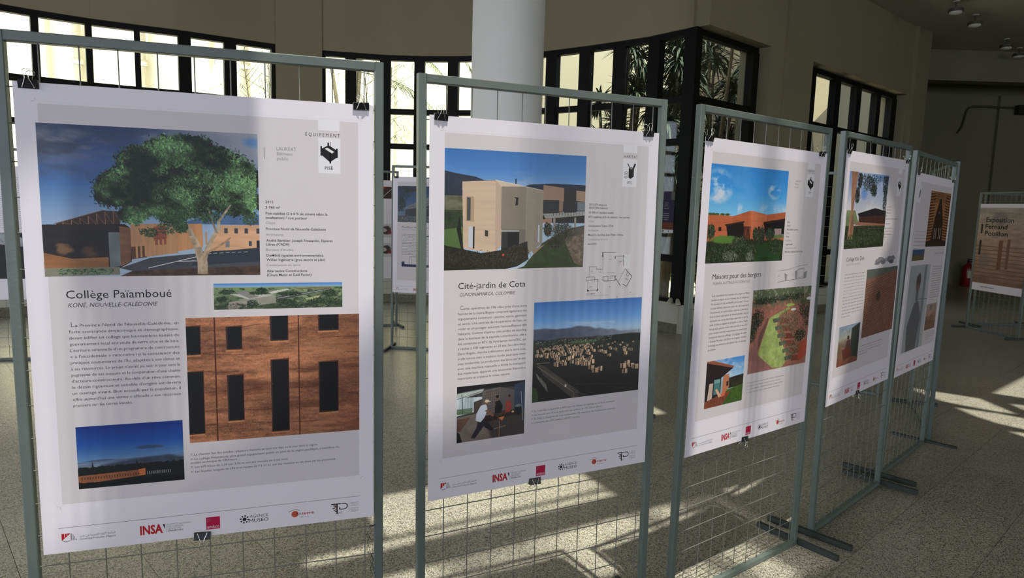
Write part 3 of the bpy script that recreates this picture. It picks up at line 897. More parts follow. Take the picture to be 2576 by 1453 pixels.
def pic_house(w, h):
    c = Cv(w, h)
    c.sky([(0, (56, 110, 175)), (.15, (70, 125, 190)), (.28, (110, 150, 200)), (.40, (160, 185, 210))])
    m = np.clip((c.n(9, 4, 5, 5) - .55) * 4, 0, 1) * np.clip((c.Y - .12) * 6, 0, 1); c.fill(m * .5, C(190, 200, 215))
    c.poly([(0, .18), (.08, .20), (.2, .22), (.36, .29), (.36, .5), (0, .5)], (44, 50, 66), tex=.15)
    c.poly([(.44, .34), (.58, .27), (.75, .255), (1, .26), (1, .5), (.44, .5)], (34, 42, 60), tex=.15)
    c.poly([(0, .38), (.12, .38), (.16, .6), (0, .62)], (96, 96, 78), tex=.35, tc=(20, 20))
    c.poly([(0, .50), (.14, .50), (.16, .68), (0, .70)], (44, 56, 36), tex=.4, tc=(30, 30))
    c.poly([(0, .66), (.12, .64), (.13, .84), (0, .84)], (80, 104, 58), tex=.1)
    # right hand house
    c.poly([(.68, .27), (.835, .29), (.835, .41), (.68, .40)], (150, 122, 104)); c.poly([(.93, .31), (1, .315), (1, .41), (.93, .40)], (158, 128, 110))
    c.rect(.835, .30, .93, .56, (38, 38, 42)); c.rect(.68, .40, .82, .54, (44, 46, 50)); c.rect(.80, .40, .83, .52, (140, 112, 94))
    c.rect(.94, .41, 1, .50, (110, 116, 122)); c.rect(.68, .53, 1, .60, (34, 32, 32))
    c.poly([(.68, .52), (1, .50), (1, .53), (.70, .565)], (150, 148, 144)); 
    for i in range(12): c.line(.76 + i * .022, .50, .76 + i * .022, .535, (30, 30, 32), 1.5)
    c.line(.75, .50, 1, .485, (40, 40, 42), 2); c.rect(.92, .55, .935, .68, (140, 136, 130)); c.rect(.76, .56, .775, .66, (150, 140, 130))
    c.poly([(.68, .57), (.75, .56), (.75, .60), (.68, .60)], (160, 124, 104))
    # ground right
    c.poly([(.55, .98), (.68, .78), (.82, .68), (1, .64), (1, 1), (.5, 1)], (52, 64, 34), tex=.3, tc=(30, 30))
    c.poly([(.84, .74), (1, .68), (1, 1), (.93, .96)], (110, 96, 84), tex=.35, tc=(60, 60))
    c.poly([(.84, .66), (1, .62), (1, .70), (.88, .73)], (84, 78, 74), tex=.2)
    # main block
    A = [(.115, .265), (.34, .245), (.34, .86), (.25, .845), (.125, .815)]
    c.poly(A, (196, 170, 148), tex=.04, tc=(50, 3))
    c.poly([(.34, .245), (.38, .25), (.385, .80), (.34, .86)], (180, 156, 138))
    c.poly([(.34, .245), (.385, .25), (.56, .295), (.38, .30)], (196, 176, 160))
    c.poly([(.38, .295), (.555, .29), (.555, .66), (.38, .655)], (126, 118, 104), tex=.05)
    c.poly([(.385, .655), (.555, .66), (.555, .86), (.385, .80)], (110, 104, 94))
    c.poly([(.555, .29), (.68, .32), (.68, .78), (.58, .87), (.555, .86)], (142, 134, 120), tex=.06)
    c.line(.115, .262, .34, .242, (80, 66, 60), 2); c.line(.34, .242, .68, .318, (220, 205, 190), 2)
    c.rect(.475, .225, .485, .27, (28, 28, 32))
    c.poly([(.14, .385), (.195, .385), (.195, .595), (.14, .59)], (168, 142, 116)); c.rect(.15, .395, .172, .585, (70, 74, 80)); c.rect(.15, .395, .155, .585, (28, 28, 30))
    c.rect(.16, .635, .198, .81, (186, 190, 200)); c.rect(.19, .635, .200, .82, (26, 24, 26))
    c.poly([(.27, .665), (.292, .67), (.292, .72), (.27, .715)], (52, 50, 46)); c.poly([(.47, .38), (.50, .385), (.498, .45), (.478, .455), (.484, .40)], (32, 32, 32))
    c.rect(.385, .665, .51, .86, (20, 20, 22)); c.rect(.385, .665, .51, .68, (150, 152, 154)); c.rect(.385, .68, .43, .82, (52, 50, 50), a=.8)
    c.rect(.64, .62, .658, .77, (190, 194, 200)); c.rect(.64, .62, .644, .77, (60, 60, 62))
    # hedge and shadow
    c.poly([(0, .79), (.25, .86), (.42, .83), (.57, .76), (.58, .92), (.5, .98), (.42, 1), (0, 1)], (34, 33, 24), tex=.5, tc=(60, 60))
    c.poly([(.10, .55), (.125, .82), (.115, .84), (.08, .66)], (24, 26, 22))
    c.leaves(900, in_ells([(.2, .90, .2, .06), (.5, .87, .09, .08), (.36, .92, .2, .06)]), [(54, 52, 32), (74, 68, 42), (26, 26, 20)], (3, 1.6), 4)
    c.leaves(2200, in_ells([(.83, .70, .085, .09), (.83, .66, .07, .08), (.72, .66, .03, .06), (.77, .78, .05, .04)]), [(30, 34, 26), (56, 58, 40), (18, 20, 16), (70, 64, 44)], (3, 1.6), 8)
    c.poly([(.60, .84), (.70, .79), (.62, .88)], (150, 130, 110)); c.ell(.40, .878, .009, .011, (196, 70, 56))
    return c.a

def pic_aerial(w, h):
    c = Cv(w, h)
    c.sky([(0, (58, 108, 176)), (.18, (96, 146, 205)), (.30, (150, 178, 208)), (.36, (150, 162, 178)), (.40, (90, 98, 104))])
    m = np.clip((c.n(20, 3, 7, 5) - .5) * 5, 0, 1) * np.exp(-((c.Y - .25) / .03) ** 2) * (c.X < .75); c.fill(m * .6, C(200, 204, 212))
    ridge = np.interp(c.X, [0, .1, .2, .33, .38, .5, .56, .60, .68, .72, .8, 1], [.26, .255, .27, .265, .25, .265, .29, .285, .31, .305, .335, .33])
    mt = np.clip((c.Y - ridge) * 60, 0, 1) * np.clip((.44 - c.Y) * 30, 0, 1)
    mc = C(74, 82, 98) * (1 + .25 * (c.n(26, 20, 3, 4)[..., None] - .5)); mc = mc + np.clip(c.X - .35, 0, 1)[..., None] * C(90, 92, 92)
    c.fill(mt, mc)
    land = np.clip((c.Y - .37 - .03 * (c.n(1, 8, 5, 3) - .5)) * 60, 0, 1)
    c.fill(land, C(40, 44, 40) * (1 + .5 * (c.n(50, 40, 12, 3)[..., None] - .5)))
    c.fill(land * np.clip(c.Y * 2 - .9, 0, .85), C(16, 17, 17))
    c.ell(.45, .425, .15, .018, (62, 84, 56)); c.ell(.85, .42, .2, .05, (24, 30, 28), .8, .6, 3)
    r = np.random.RandomState(5)
    for i in range(90):
        x = .02 + r.rand() * .7; y = .385 + r.rand() * .04
        c.rect(x, y, x + .008, y + .005, (150, 150, 146), a=.8)
    # villas
    V = []
    for i in range(150): V.append((.03 + .50 * r.rand() ** .8, .45 + .12 * r.rand() ** 1.3))
    for i in range(26): V.append((.54 + .40 * r.rand(), .45 + .12 * r.rand()))
    for i in range(26): V.append((.20 + .35 * r.rand(), .58 + .10 * r.rand()))
    V += [(.50, .68), (.53, .72), (.57, .76), (.62, .74), (.66, .57), (.70, .60), (.86, .60), (.84, .74), (.88, .71), (.92, .74), (.96, .76), (.86, .80), (.40, .63), (.44, .60), (.47, .63)]
    V.sort(key=lambda p: p[1])
    for x, y in V:
        s = .006 + .085 * max(0, y - .43); s = min(s, .034)
        hgt = s * (1.2 + .5 * r.rand())
        k = .75 + .3 * r.rand()
        c.rect(x - s, y - hgt, x + s, y + s * .5, (30, 28, 27))
        c.rect(x, y - hgt, x + s * (.5 + .5 * r.rand()), y + s * .3 * r.rand(), tuple(v * k for v in (214, 182, 150)))
        c.rect(x - s * .9, y - hgt * .9, x - s * .3, y, tuple(v * k * .8 for v in (200, 170, 142)))
        if r.rand() < .5: c.rect(x - s, y - hgt * 1.05, x + s, y - hgt * .95, (170, 150, 132))
    # road and wall on the left
    c.poly([(.03, .60), (.10, .64), (.36, .88), (.50, 1), (.36, 1), (.10, .74)], (64, 60, 58), tex=.2)
    c.line(.04, .64, .37, .94, (120, 108, 92), 3); c.line(.37, .94, .37, 1, (150, 138, 118), 3); c.line(.03, .61, .15, .61, (110, 106, 102), 3)
    c.line(.10, .68, .38, .92, (90, 80, 68), 2)
    for i in range(16): c.line(.03 + i * .006, .70 + i * .008 + .01 * r.rand(), .045 + i * .006, .76 + i * .01, (150, 148, 140), 1.3)
    c.ell(.0, .93, .06, .10, (44, 62, 34), 1, .5, 3); c.poly([(.29, .85), (.305, .85), (.305, .88), (.29, .88)], (190, 188, 180))
    c.line(.38, .86, .9, .92, (70, 66, 62), 2); c.line(.9, .92, 1, .86, (80, 76, 70), 2); c.line(.48, .89, .55, .98, (60, 56, 52), 2)
    c.fill(np.clip(c.Y * 2.4 - 1.7, 0, .45) * (c.X > .42), C(12, 12, 13))
    return c.a

def pic_workshop(w, h):
    c = Cv(w, h, (60, 58, 60))
    c.poly([(0, 0), (.42, .0), (.36, .14), (0, .24)], (170, 180, 176), tex=.1); c.poly([(0, 0), (1, 0), (1, .10), (.36, .08), (0, .12)], (24, 24, 28), soft=2)
    c.poly([(0, .20), (.38, .22), (.38, .46), (0, .52)], (186, 200, 204), tex=.2, tc=(2, 30)); c.rect(0, .40, .22, .50, (70, 92, 56), a=.8)
    for i in range(14): c.line(.02 + i * .016, .20, .02 + i * .016, .46, (110, 124, 130), 1.6)
    c.line(.07, .14, .08, .50, (60, 66, 70), 4); c.line(0, .22, .36, .12, (90, 96, 98), 3)
    c.poly([(.36, .12), (.62, .08), (.84, .16), (.84, .62), (.36, .62)], (96, 90, 88), tex=.2, tc=(30, 30))
    for i in range(9): c.line(.36 + i * .03, .14, .36 + i * .03, .60, (58, 54, 54), 1.5)
    for j in range(10): c.line(.36, .16 + j * .05, .64, .13 + j * .05, (58, 54, 54), 1.5)
    c.poly([(.62, .08), (.84, .16), (.84, .6), (.66, .6)], (84, 80, 80)); c.poly([(.84, .06), (1, .02), (1, .55), (.84, .6)], (52, 62, 80), tex=.1, tc=(20, 1))
    c.poly([(0, .55), (.34, .50), (.62, .62), (1, .60), (1, 1), (0, 1)], (112, 102, 96), tex=.15); c.poly([(.4, .62), (1, .58), (1, 1), (.5, 1)], (52, 48, 48), .85, soft=6)
    c.poly([(0, .58), (.20, .56), (.05, .80), (0, .80)], (96, 70, 60), tex=.2)
    c.poly([(.24, .30), (.36, .26), (.36, .50), (.24, .50)], (70, 62, 58), tex=.3, tc=(12, 6))
    # machine and table
    c.poly([(.36, .58), (.84, .52), (.86, .62), (.40, .70)], (40, 30, 28), tex=.3); c.poly([(.55, .55), (.74, .50), (.76, .58), (.56, .62)], (66, 46, 38))
    for x in (.52, .60, .72, .80, .86): c.line(x, .62, x + .005, .92 - abs(x - .6) * .3, (60, 50, 44), 4)
    c.line(.62, .70, .62, 1, (150, 96, 60), 4); c.line(.52, .84, .72, .80, (130, 120, 112), 3); c.poly([(.60, .64), (.70, .62), (.66, .70)], (190, 110, 66)); c.ell(.82, .56, .02, .02, (190, 160, 120))
    # man at the machine
    c.poly([(.30, .66), (.36, .62), (.42, .66), (.40, .74), (.26, .96), (.20, .94), (.28, .78)], (34, 34, 44)); c.poly([(.38, .66), (.44, .68), (.54, .84), (.50, .86), (.40, .78)], (28, 28, 36))
    c.poly([(.28, .52), (.34, .38), (.42, .36), (.44, .46), (.40, .60), (.34, .68), (.27, .64)], (192, 198, 212), tex=.06); c.poly([(.40, .48), (.44, .46), (.54, .58), (.52, .61)], (120, 84, 66))
    c.ell(.43, .345, .028, .04, (120, 84, 66)); c.ell(.43, .31, .035, .03, (206, 190, 166)); c.rect(.44, .315, .49, .33, (200, 184, 160))
    # two men behind
    c.poly([(.55, .34), (.62, .32), (.67, .44), (.64, .56), (.55, .56)], (20, 20, 24)); c.ell(.585, .275, .022, .04, (110, 78, 62)); c.ell(.583, .25, .026, .03, (18, 16, 16)); c.line(.56, .38, .50, .46, (110, 78, 62), 5)
    c.poly([(.71, .36), (.77, .34), (.80, .44), (.78, .56), (.71, .56)], (138, 54, 50)); c.ell(.765, .28, .018, .035, (110, 76, 60)); c.ell(.765, .26, .02, .022, (20, 16, 14)); c.line(.78, .44, .73, .48, (110, 76, 60), 4); c.rect(.72, .56, .78, .64, (40, 34, 36))
    c.ell(.90, .55, .06, .10, (30, 32, 36)); c.ell(.90, .46, .05, .03, (120, 126, 132), .8, .9, 3)
    c.poly([(0, .80), (.04, .84), (.08, 1), (0, 1)], (26, 24, 24)); c.line(.94, .2, .98, .75, (150, 160, 170), 3)
    return c.a

def pic_red(w, h):
    c = Cv(w, h)
    c.sky([(0, (52, 128, 200)), (.25, (60, 145, 215)), (.5, (120, 185, 225)), (.56, (150, 195, 225))])
    m = np.clip((c.n(5, 4, 8, 6) - .46) * 6, 0, 1) * np.clip(1 - ((c.X - .10) / .20) ** 2 - ((c.Y - .22) / .16) ** 2 * .7, 0, 1) * 1.6; c.fill(np.clip(m, 0, .9), C(200, 208, 222))
    m = np.clip((c.n(8, 7, 18, 6) - .40) * 6, 0, 1) * np.clip(1.3 - ((c.X - .82) / .09) ** 2 - ((c.Y - .22) / .10) ** 2, 0, 1); c.fill(np.clip(m, 0, .85), C(196, 204, 218))
    m = np.clip((c.n(5, 9, 28, 5) - .45) * 4, 0, 1) * np.exp(-((c.Y - .44) / .05) ** 2) * (c.X > .35); c.fill(m * .8, C(190, 205, 222))
    m = np.clip((c.n(4, 3, 48, 5) - .5) * 3, 0, 1) * (c.Y < .4); c.fill(m * .3, C(170, 205, 232))
    red = (178, 96, 62)
    c.poly([(0, .50), (.3, .515), (.36, .50), (.5, .455), (.55, .455), (.74, .49), (1, .455), (1, .80), (0, .80)], red, tex=.10, tc=(50, 3))
    c.poly([(.52, .457), (.56, .455), (.74, .49), (.74, .75), (.56, .76)], (196, 110, 74), tex=.08, tc=(50, 3)); c.poly([(.30, .515), (.36, .50), (.5, .457), (.5, .76), (.30, .70)], (168, 88, 56), tex=.08, tc=(50, 3))
    for x in (.02, .06, .1, .17, .23): c.ell(x, .50, .03, .012, (70, 84, 50), 1, .8, int(x * 99))
    c.poly([(.22, .60), (.42, .57), (.44, .60), (.44, .74), (.25, .74)], (26, 22, 22)); c.poly([(.20, .605), (.44, .565), (.45, .58), (.22, .62)], (46, 34, 32))
    c.poly([(.70, .575), (1, .535), (1, .73), (.74, .72)], (24, 20, 22)); c.poly([(.70, .57), (1, .525), (1, .55), (.70, .60)], (44, 32, 30)); c.rect(.86, .64, .96, .73, (150, 130, 128)); c.rect(.93, .70, 1, .73, (120, 110, 110))
    c.rect(.13, .63, .165, .67, (34, 26, 26)); c.rect(.63, .62, .655, .665, (36, 28, 28))
    for i in range(6): c.rect(.44 + i * .016, .62, .452 + i * .016, .80, (44, 28, 26))
    c.fill(np.clip((c.Y - .75 + .05 * (c.n(1, 8, 3, 4) - .5)) * 40, 0, 1), C(38, 46, 30) * (1 + .7 * (c.n(30, 30, 6, 4)[..., None] - .5)))
    c.ell(.22, .76, .18, .05, (84, 116, 50), 1, .3, 4, .3); c.poly([(.60, .80), (.92, .78), (1, .86), (.95, 1), (.6, 1)], (40, 66, 34), tex=.2); c.ell(.9, .73, .12, .025, (80, 110, 60), .8, .3, 7, .3)
    c.leaves(5200, in_ells([(.04, .68, .05, .07), (.25, .90, .26, .10), (.4, .80, .1, .08), (.68, .72, .05, .09), (.80, .70, .06, .07), (.55, .90, .08, .10), (.9, .84, .1, .08), (.6, .70, .03, .06)]),
             [(40, 52, 36), (60, 72, 48), (24, 30, 24), (88, 98, 80), (32, 40, 30)], (4, 1.6), 5)
    c.leaves(400, in_ells([(.55, .95, .05, .06), (.30, .93, .1, .05)]), [(120, 124, 112), (90, 98, 84)], (5, 1.2), 15)
    return c.a

def pic_track(w, h):
    c = Cv(w, h, (150, 100, 86))
    c.a *= (1 + .35 * (c.n(50, 50, 4, 4)[..., None] - .5))
    c.fill(np.clip((.14 - c.Y) * 20, 0, 1), C(130, 128, 112)); c.fill(np.clip((.20 + .10 * c.n(2, 14, 3, 4) - c.Y) * 12, 0, 1) * (c.n(16, 26, 2, 4) > .40), C(86, 96, 72))
    E = [(.10, .34, .10, .10), (.05, .40, .08, .12), (.03, .52, .06, .10), (.92, .28, .12, .12), (.97, .38, .08, .14), (.2, .14, .2, .04), (.6, .12, .3, .04), (.85, .62, .10, .08)]
    c.leaves(2600, in_ells(E), [(36, 46, 36), (58, 68, 50), (24, 30, 26)], (4, 2), 3)
    c.poly([(.30, .35), (.62, .24), (.64, .27), (.45, .34), (.42, .50), (.5, .62), (.62, .82), (.62, .95), (.56, 1), (.40, .98), (.14, .80), (.22, .56)], (150, 164, 96), tex=.2, tc=(20, 20))
    c.poly([(.12, .80), (.2, .58), (.28, .36), (.26, .35), (.14, .56)], (108, 78, 74)); c.poly([(.10, .60), (.16, .80), (.4, .98), (.25, 1), (0, 1), (0, .75)], (138, 96, 92), tex=.15)
    for i in range(6):
        x = .45 + i * .045 + .02 * (i > 3); y = .36 + i * .10
        c.poly([(x, y), (x + .16, y + .02), (x + .22, y + .09), (x + .04, y + .08)], (120, 64, 52), tex=.2)
        c.poly([(x - .10, y + .01), (x + .02, y + .0), (x + .05, y + .05), (x - .08, y + .06)], (84, 92, 78), tex=.3, tc=(20, 20))
    c.leaves(900, in_ells([(.55, .45, .08, .20), (.72, .45, .10, .15), (.75, .78, .14, .10)]), [(96, 90, 64), (130, 112, 84), (70, 84, 58)], (4, 2), 8)
    c.poly([(.85, .72), (1, .68), (1, .90), (.85, .96)], (160, 74, 56), tex=.2); c.ell(.70, .28, .05, .018, (206, 210, 200)); c.ell(.97, .16, .05, .02, (190, 196, 198)); c.ell(.64, .22, .08, .02, (156, 172, 96))
    return c.a

def pic_porch(w, h):
    c = Cv(w, h)
    c.sky([(0, (66, 130, 200)), (.4, (150, 185, 215)), (.5, (140, 160, 170))])
    m = np.clip((c.n(6, 5, 8, 6) - .48) * 5, 0, 1); c.fill(m * .7 * (c.Y < .5), C(190, 198, 210))
    c.poly([(.5, .44), (1, .40), (1, .66), (.5, .66)], (44, 44, 34), tex=.4, tc=(20, 20)); c.poly([(.5, .70), (1, .62), (1, 1), (.5, 1)], (66, 90, 40), tex=.25, tc=(30, 30))
    c.poly([(.48, .96), (.66, .72), (1, 1), (.48, 1)], (60, 84, 38), tex=.2)
    c.poly([(.45, .36), (.60, .34), (.62, .62), (.50, .78), (.44, .74)], (176, 112, 80), tex=.06); c.rect(.545, .50, .60, .60, (60, 46, 42))
    c.poly([(0, .0), (.68, .20), (.70, .23), (.40, .40), (.40, .80), (0, .90)], (40, 32, 34)); c.poly([(.0, .0), (.16, .0), (.72, .19), (.70, .23), (0, .03)], (140, 82, 62))
    c.rect(.22, .42, .38, .74, (70, 116, 116)); c.rect(.22, .42, .38, .50, (110, 150, 148)); c.poly([(.10, .48), (.2, .48), (.18, .88), (.06, .86)], (186, 166, 152), tex=.1, tc=(1, 12))
    c.poly([(0, .86), (.42, .76), (.68, .72), (.46, 1), (0, 1)], (118, 64, 48), tex=.15); c.poly([(.26, .64), (.30, .62), (.44, .80), (.36, .82)], (206, 160, 128)); c.poly([(.44, .74), (.54, .72), (.52, .80), (.42, .82)], (196, 96, 70))
    for i in range(4): c.line(.28 + i * .06, .82, .24 + i * .08, .92, (40, 26, 24), 2)
    return c.a

def pic_hut(w, h):
    c = Cv(w, h)
    c.sky([(0, (110, 140, 190)), (.4, (165, 170, 185)), (.6, (190, 190, 196))])
    m = np.clip((c.n(4, 4, 9, 5) - .42) * 3, 0, 1); c.fill(m * .8, C(205, 203, 208)); c.ell(.38, .28, .10, .10, (92, 130, 190), .8, .3, 2, .6)
    c.poly([(0, .50), (.2, .50), (.3, .66), (0, .72)], (110, 122, 84), tex=.2)
    c.poly([(.30, .56), (.62, .50), (1, .52), (1, .72), (.30, .66)], (60, 40, 34), tex=.15, tc=(2, 20)); c.poly([(.26, .54), (.70, .46), (1, .50), (1, .56), (.30, .58)], (34, 30, 34)); c.poly([(.3, .65), (1, .68), (1, .73), (.2, .69)], (140, 96, 80))
    c.poly([(0, .70), (1, .70), (1, 1), (0, 1)], (46, 54, 36), tex=.5, tc=(30, 30))
    c.poly([(.04, 0), (.20, 0), (.15, .5), (.20, .74), (.18, .88), (.06, .88), (.10, .5)], (142, 104, 84), tex=.3, tc=(8, 30))
    c.leaves(2600, in_ells([(.55, .05, .26, .10), (.5, .14, .15, .10), (.62, .22, .08, .08), (.93, .12, .08, .16), (.95, .35, .06, .2), (.26, .10, .05, .10), (.22, .30, .05, .10)]), [(40, 46, 44), (58, 62, 60), (26, 30, 30)], (3.4, 1.8), 4)
    c.leaves(1400, in_ells([(.2, .90, .2, .08), (.6, .85, .3, .10)]), [(60, 72, 44), (84, 96, 60), (30, 36, 26)], (3, 1.6), 6)
    return c.a

def pic_bricks(w, h):
    c = Cv(w, h, (128, 92, 78))
    c.a *= (1 + .25 * (c.n(30, 20, 4, 4)[..., None] - .5)); c.poly([(0, 0), (1, 0), (1, .06), (0, .14)], (90, 96, 88))
    for i in range(26):
        y = .12 + i * .036; c.line(0, y + .10, 1, y - .05, (86, 54, 46), 2)
    for i in range(14): c.line(-.2 + i * .12, 1, .3 + i * .06, .1, (92, 60, 50), 1.5)
    c.ell(.42, .42, .09, .09, (70, 56, 56), .8, .6, 2, .4); c.ell(.16, .45, .08, .06, (110, 84, 80), .8, .6, 3, .4)
    return c.a

def pic_people(w, h):
    c = Cv(w, h); c.sky([(0, (120, 140, 160)), (.3, (150, 150, 140)), (.45, (110, 96, 80)), (1, (120, 70, 56))])
    c.a *= (1 + .4 * (c.n(14, 12, 4, 4)[..., None] - .5))
    c.poly([(.6, .1), (1, 0), (1, .9), (.6, .8)], (54, 58, 56)); c.ell(.46, .32, .05, .06, (54, 40, 36)); c.poly([(.40, .38), (.56, .38), (.60, .60), (.5, .78), (.30, .72)], (76, 54, 52)); c.poly([(.2, .6), (.6, .55), (.7, .8), (.3, .9)], (92, 50, 42))
    return c.a

def pic_arch(w, h):
    c = Cv(w, h, (150, 104, 68))
    for i in range(18):
        t = i / 18.; c.poly([(.0, .05 + t * .9), (.22 + .1 * math.sin(t * 3), .03 + t * .9), (.22, .055 + t * .9), (0, .075 + t * .9)], (64, 40, 30)); c.poly([(1, .05 + t * .9), (.78 - .1 * math.sin(t * 3), .03 + t * .9), (.78, .055 + t * .9), (1, .075 + t * .9)], (64, 40, 30))
    for i in range(6): c.poly([(.1, .05 + i * .03), (.5, .0 + i * .03), (.9, .05 + i * .03), (.9, .062 + i * .03), (.5, .014 + i * .03), (.1, .062 + i * .03)], (96, 62, 42))
    c.poly([(.46, .12), (.54, .12), (.72, .5), (.78, .92), (.2, .92), (.3, .5)], (52, 34, 28)); c.ell(.5, .38, .04, .03, (96, 90, 90))
    for x in (.34, .42, .56, .64): c.rect(x, .66, x + .03, .86, (140, 130, 120))
    c.rect(0, .90, 1, 1, (50, 42, 38)); c.a *= (1 + .2 * (c.n(20, 10, 4, 3)[..., None] - .5))
    return c.a

def pic_figure(w, h):
    c = Cv(w, h, (150, 154, 158)); c.a *= (1 + .15 * (c.n(6, 5, 4, 3)[..., None] - .5))
    c.rect(.72, 0, .82, 1, (120, 124, 128)); c.rect(.86, 0, 1, 1, (168, 170, 172)); c.line(.5, .40, 1, .42, (90, 92, 96), 3)
    c.poly([(.36, .44), (.56, .42), (.74, .60), (.66, 1), (.18, 1), (.12, .70)], (96, 96, 100), soft=3); c.ell(.46, .20, .13, .12, (84, 74, 74), 1, .5, 3, .3); c.ell(.46, .27, .08, .08, (110, 92, 86), .9, .2, 4, .4); c.ell(.46, .36, .08, .09, (96, 96, 102), .9, .3, 5, .4)
    return c.a

def pic_generic(kind):
    def f(w, h):
        c = Cv(w, h)
        if kind == 'pavilion':
            c.sky([(0, (36, 56, 90)), (.5, (60, 92, 130)), (.8, (90, 110, 130))]); c.leaves(1600, in_ells([(.1, .2, .2, .2), (.3, .05, .2, .1), (.06, .5, .1, .2)]), [(22, 34, 34), (36, 50, 46)], (3.5, 2), 3)
            c.poly([(.1, .62), (.78, .22), (1, .36), (1, .44), (.3, .62)], (110, 112, 116)); 
            for i in range(7): c.line(.2 + i * .09, .58 - i * .05, .5 + i * .08, .56 - i * .02, (60, 62, 68), 2)
            c.poly([(.16, .66), (.86, .48), (1, .5), (1, .84), (.16, .84)], (52, 54, 60)); c.rect(0, .82, 1, 1, (70, 76, 82)); c.leaves(500, in_ells([(.5, .9, .5, .07)]), [(130, 136, 140), (60, 66, 70)], (3, 1.4), 4)
        elif kind == 'sepia':
            c.sky([(0, (150, 140, 132)), (.5, (150, 120, 104)), (1, (120, 88, 74))]); c.a *= (1 + .4 * (c.n(26, 5, 4, 4)[..., None] - .5))
            for i in range(9): c.rect(0, .50 + i * .05, 1, .512 + i * .05, (100, 66, 56), a=.7)
            c.rect(.46, .42, .54, .80, (110, 66, 50)); c.rect(.62, .40, .68, .78, (110, 72, 60)); c.ell(.42, .14, .16, .10, (96, 90, 98), .6, .7, 3, .4); c.ell(.2, .72, .14, .12, (96, 88, 84), .6, .6, 5, .4)
        elif kind == 'red':
            c.a[:] = C(150, 40, 40); c.poly([(0, .4), (.6, 0), (1, .2), (1, 1), (0, 1)], (60, 40, 42), tex=.3); c.line(.2, .9, .9, .1, (200, 190, 190), 3)
        elif kind == 'dark':
            c.a[:] = C(24, 23, 24); c.a *= (1 + .6 * (c.n(8, 8, 4, 4)[..., None] - .5)); c.poly([(0, 0), (.8, .0), (1, .25), (1, .32), (0, .12)], (150, 156, 164), tex=.2)
            for i in range(8): c.line(.1 * i, .0, .1 * i + .1, .2, (60, 62, 66), 2)
        elif kind == 'banner':
            c.sky([(0, (60, 80, 130)), (.5, (70, 80, 100)), (.55, (90, 86, 60)), (1, (96, 88, 60))])
        elif kind == 'machine':
            c.a[:] = C(196, 192, 196); c.ell(.5, .5, .3, .35, (60, 50, 52), .9, .9, 3, .3, 5); c.ell(.42, .45, .14, .16, (180, 172, 174), 1, .6, 4, .3, 6); c.ell(.70, .62, .14, .14, (140, 46, 50), .9, .6, 5, .3, 6)
        return c.a
    return f

def pic_render(w, h):
    c = Cv(w, h); c.a[:] = C(203, 199, 203)
    for i, (x, y, rx, ry, g) in enumerate(((.16, .62, .15, .30, 110), (.30, .45, .14, .28, 90), (.42, .60, .12, .30, 104), (.56, .42, .10, .22, 150), (.72, .50, .16, .34, 96), (.86, .38, .12, .26, 120), (.80, .70, .12, .20, 82))):
        c.ell(x, y, rx, ry, (g, g, g + 6), .9, .9, 30 + i, .25, 5)
    c.poly([(.08, .50), (.30, .22), (.44, .40), (.22, .66)], (132, 130, 134), tex=.2); c.poly([(.60, .40), (.82, .18), (.95, .34), (.72, .58)], (120, 118, 122), tex=.2)
    return c.a

PAPER = C(226, 223, 233); FIELD = C(203, 199, 201)
def lin(a): return np.where(a <= .04045, a / 12.92, ((a + .055) / 1.055) ** 2.4)
def srgb(a): return np.where(a <= .0031308, a * 12.92, 1.055 * np.clip(a, 1e-9, None) ** (1 / 2.4) - .055)

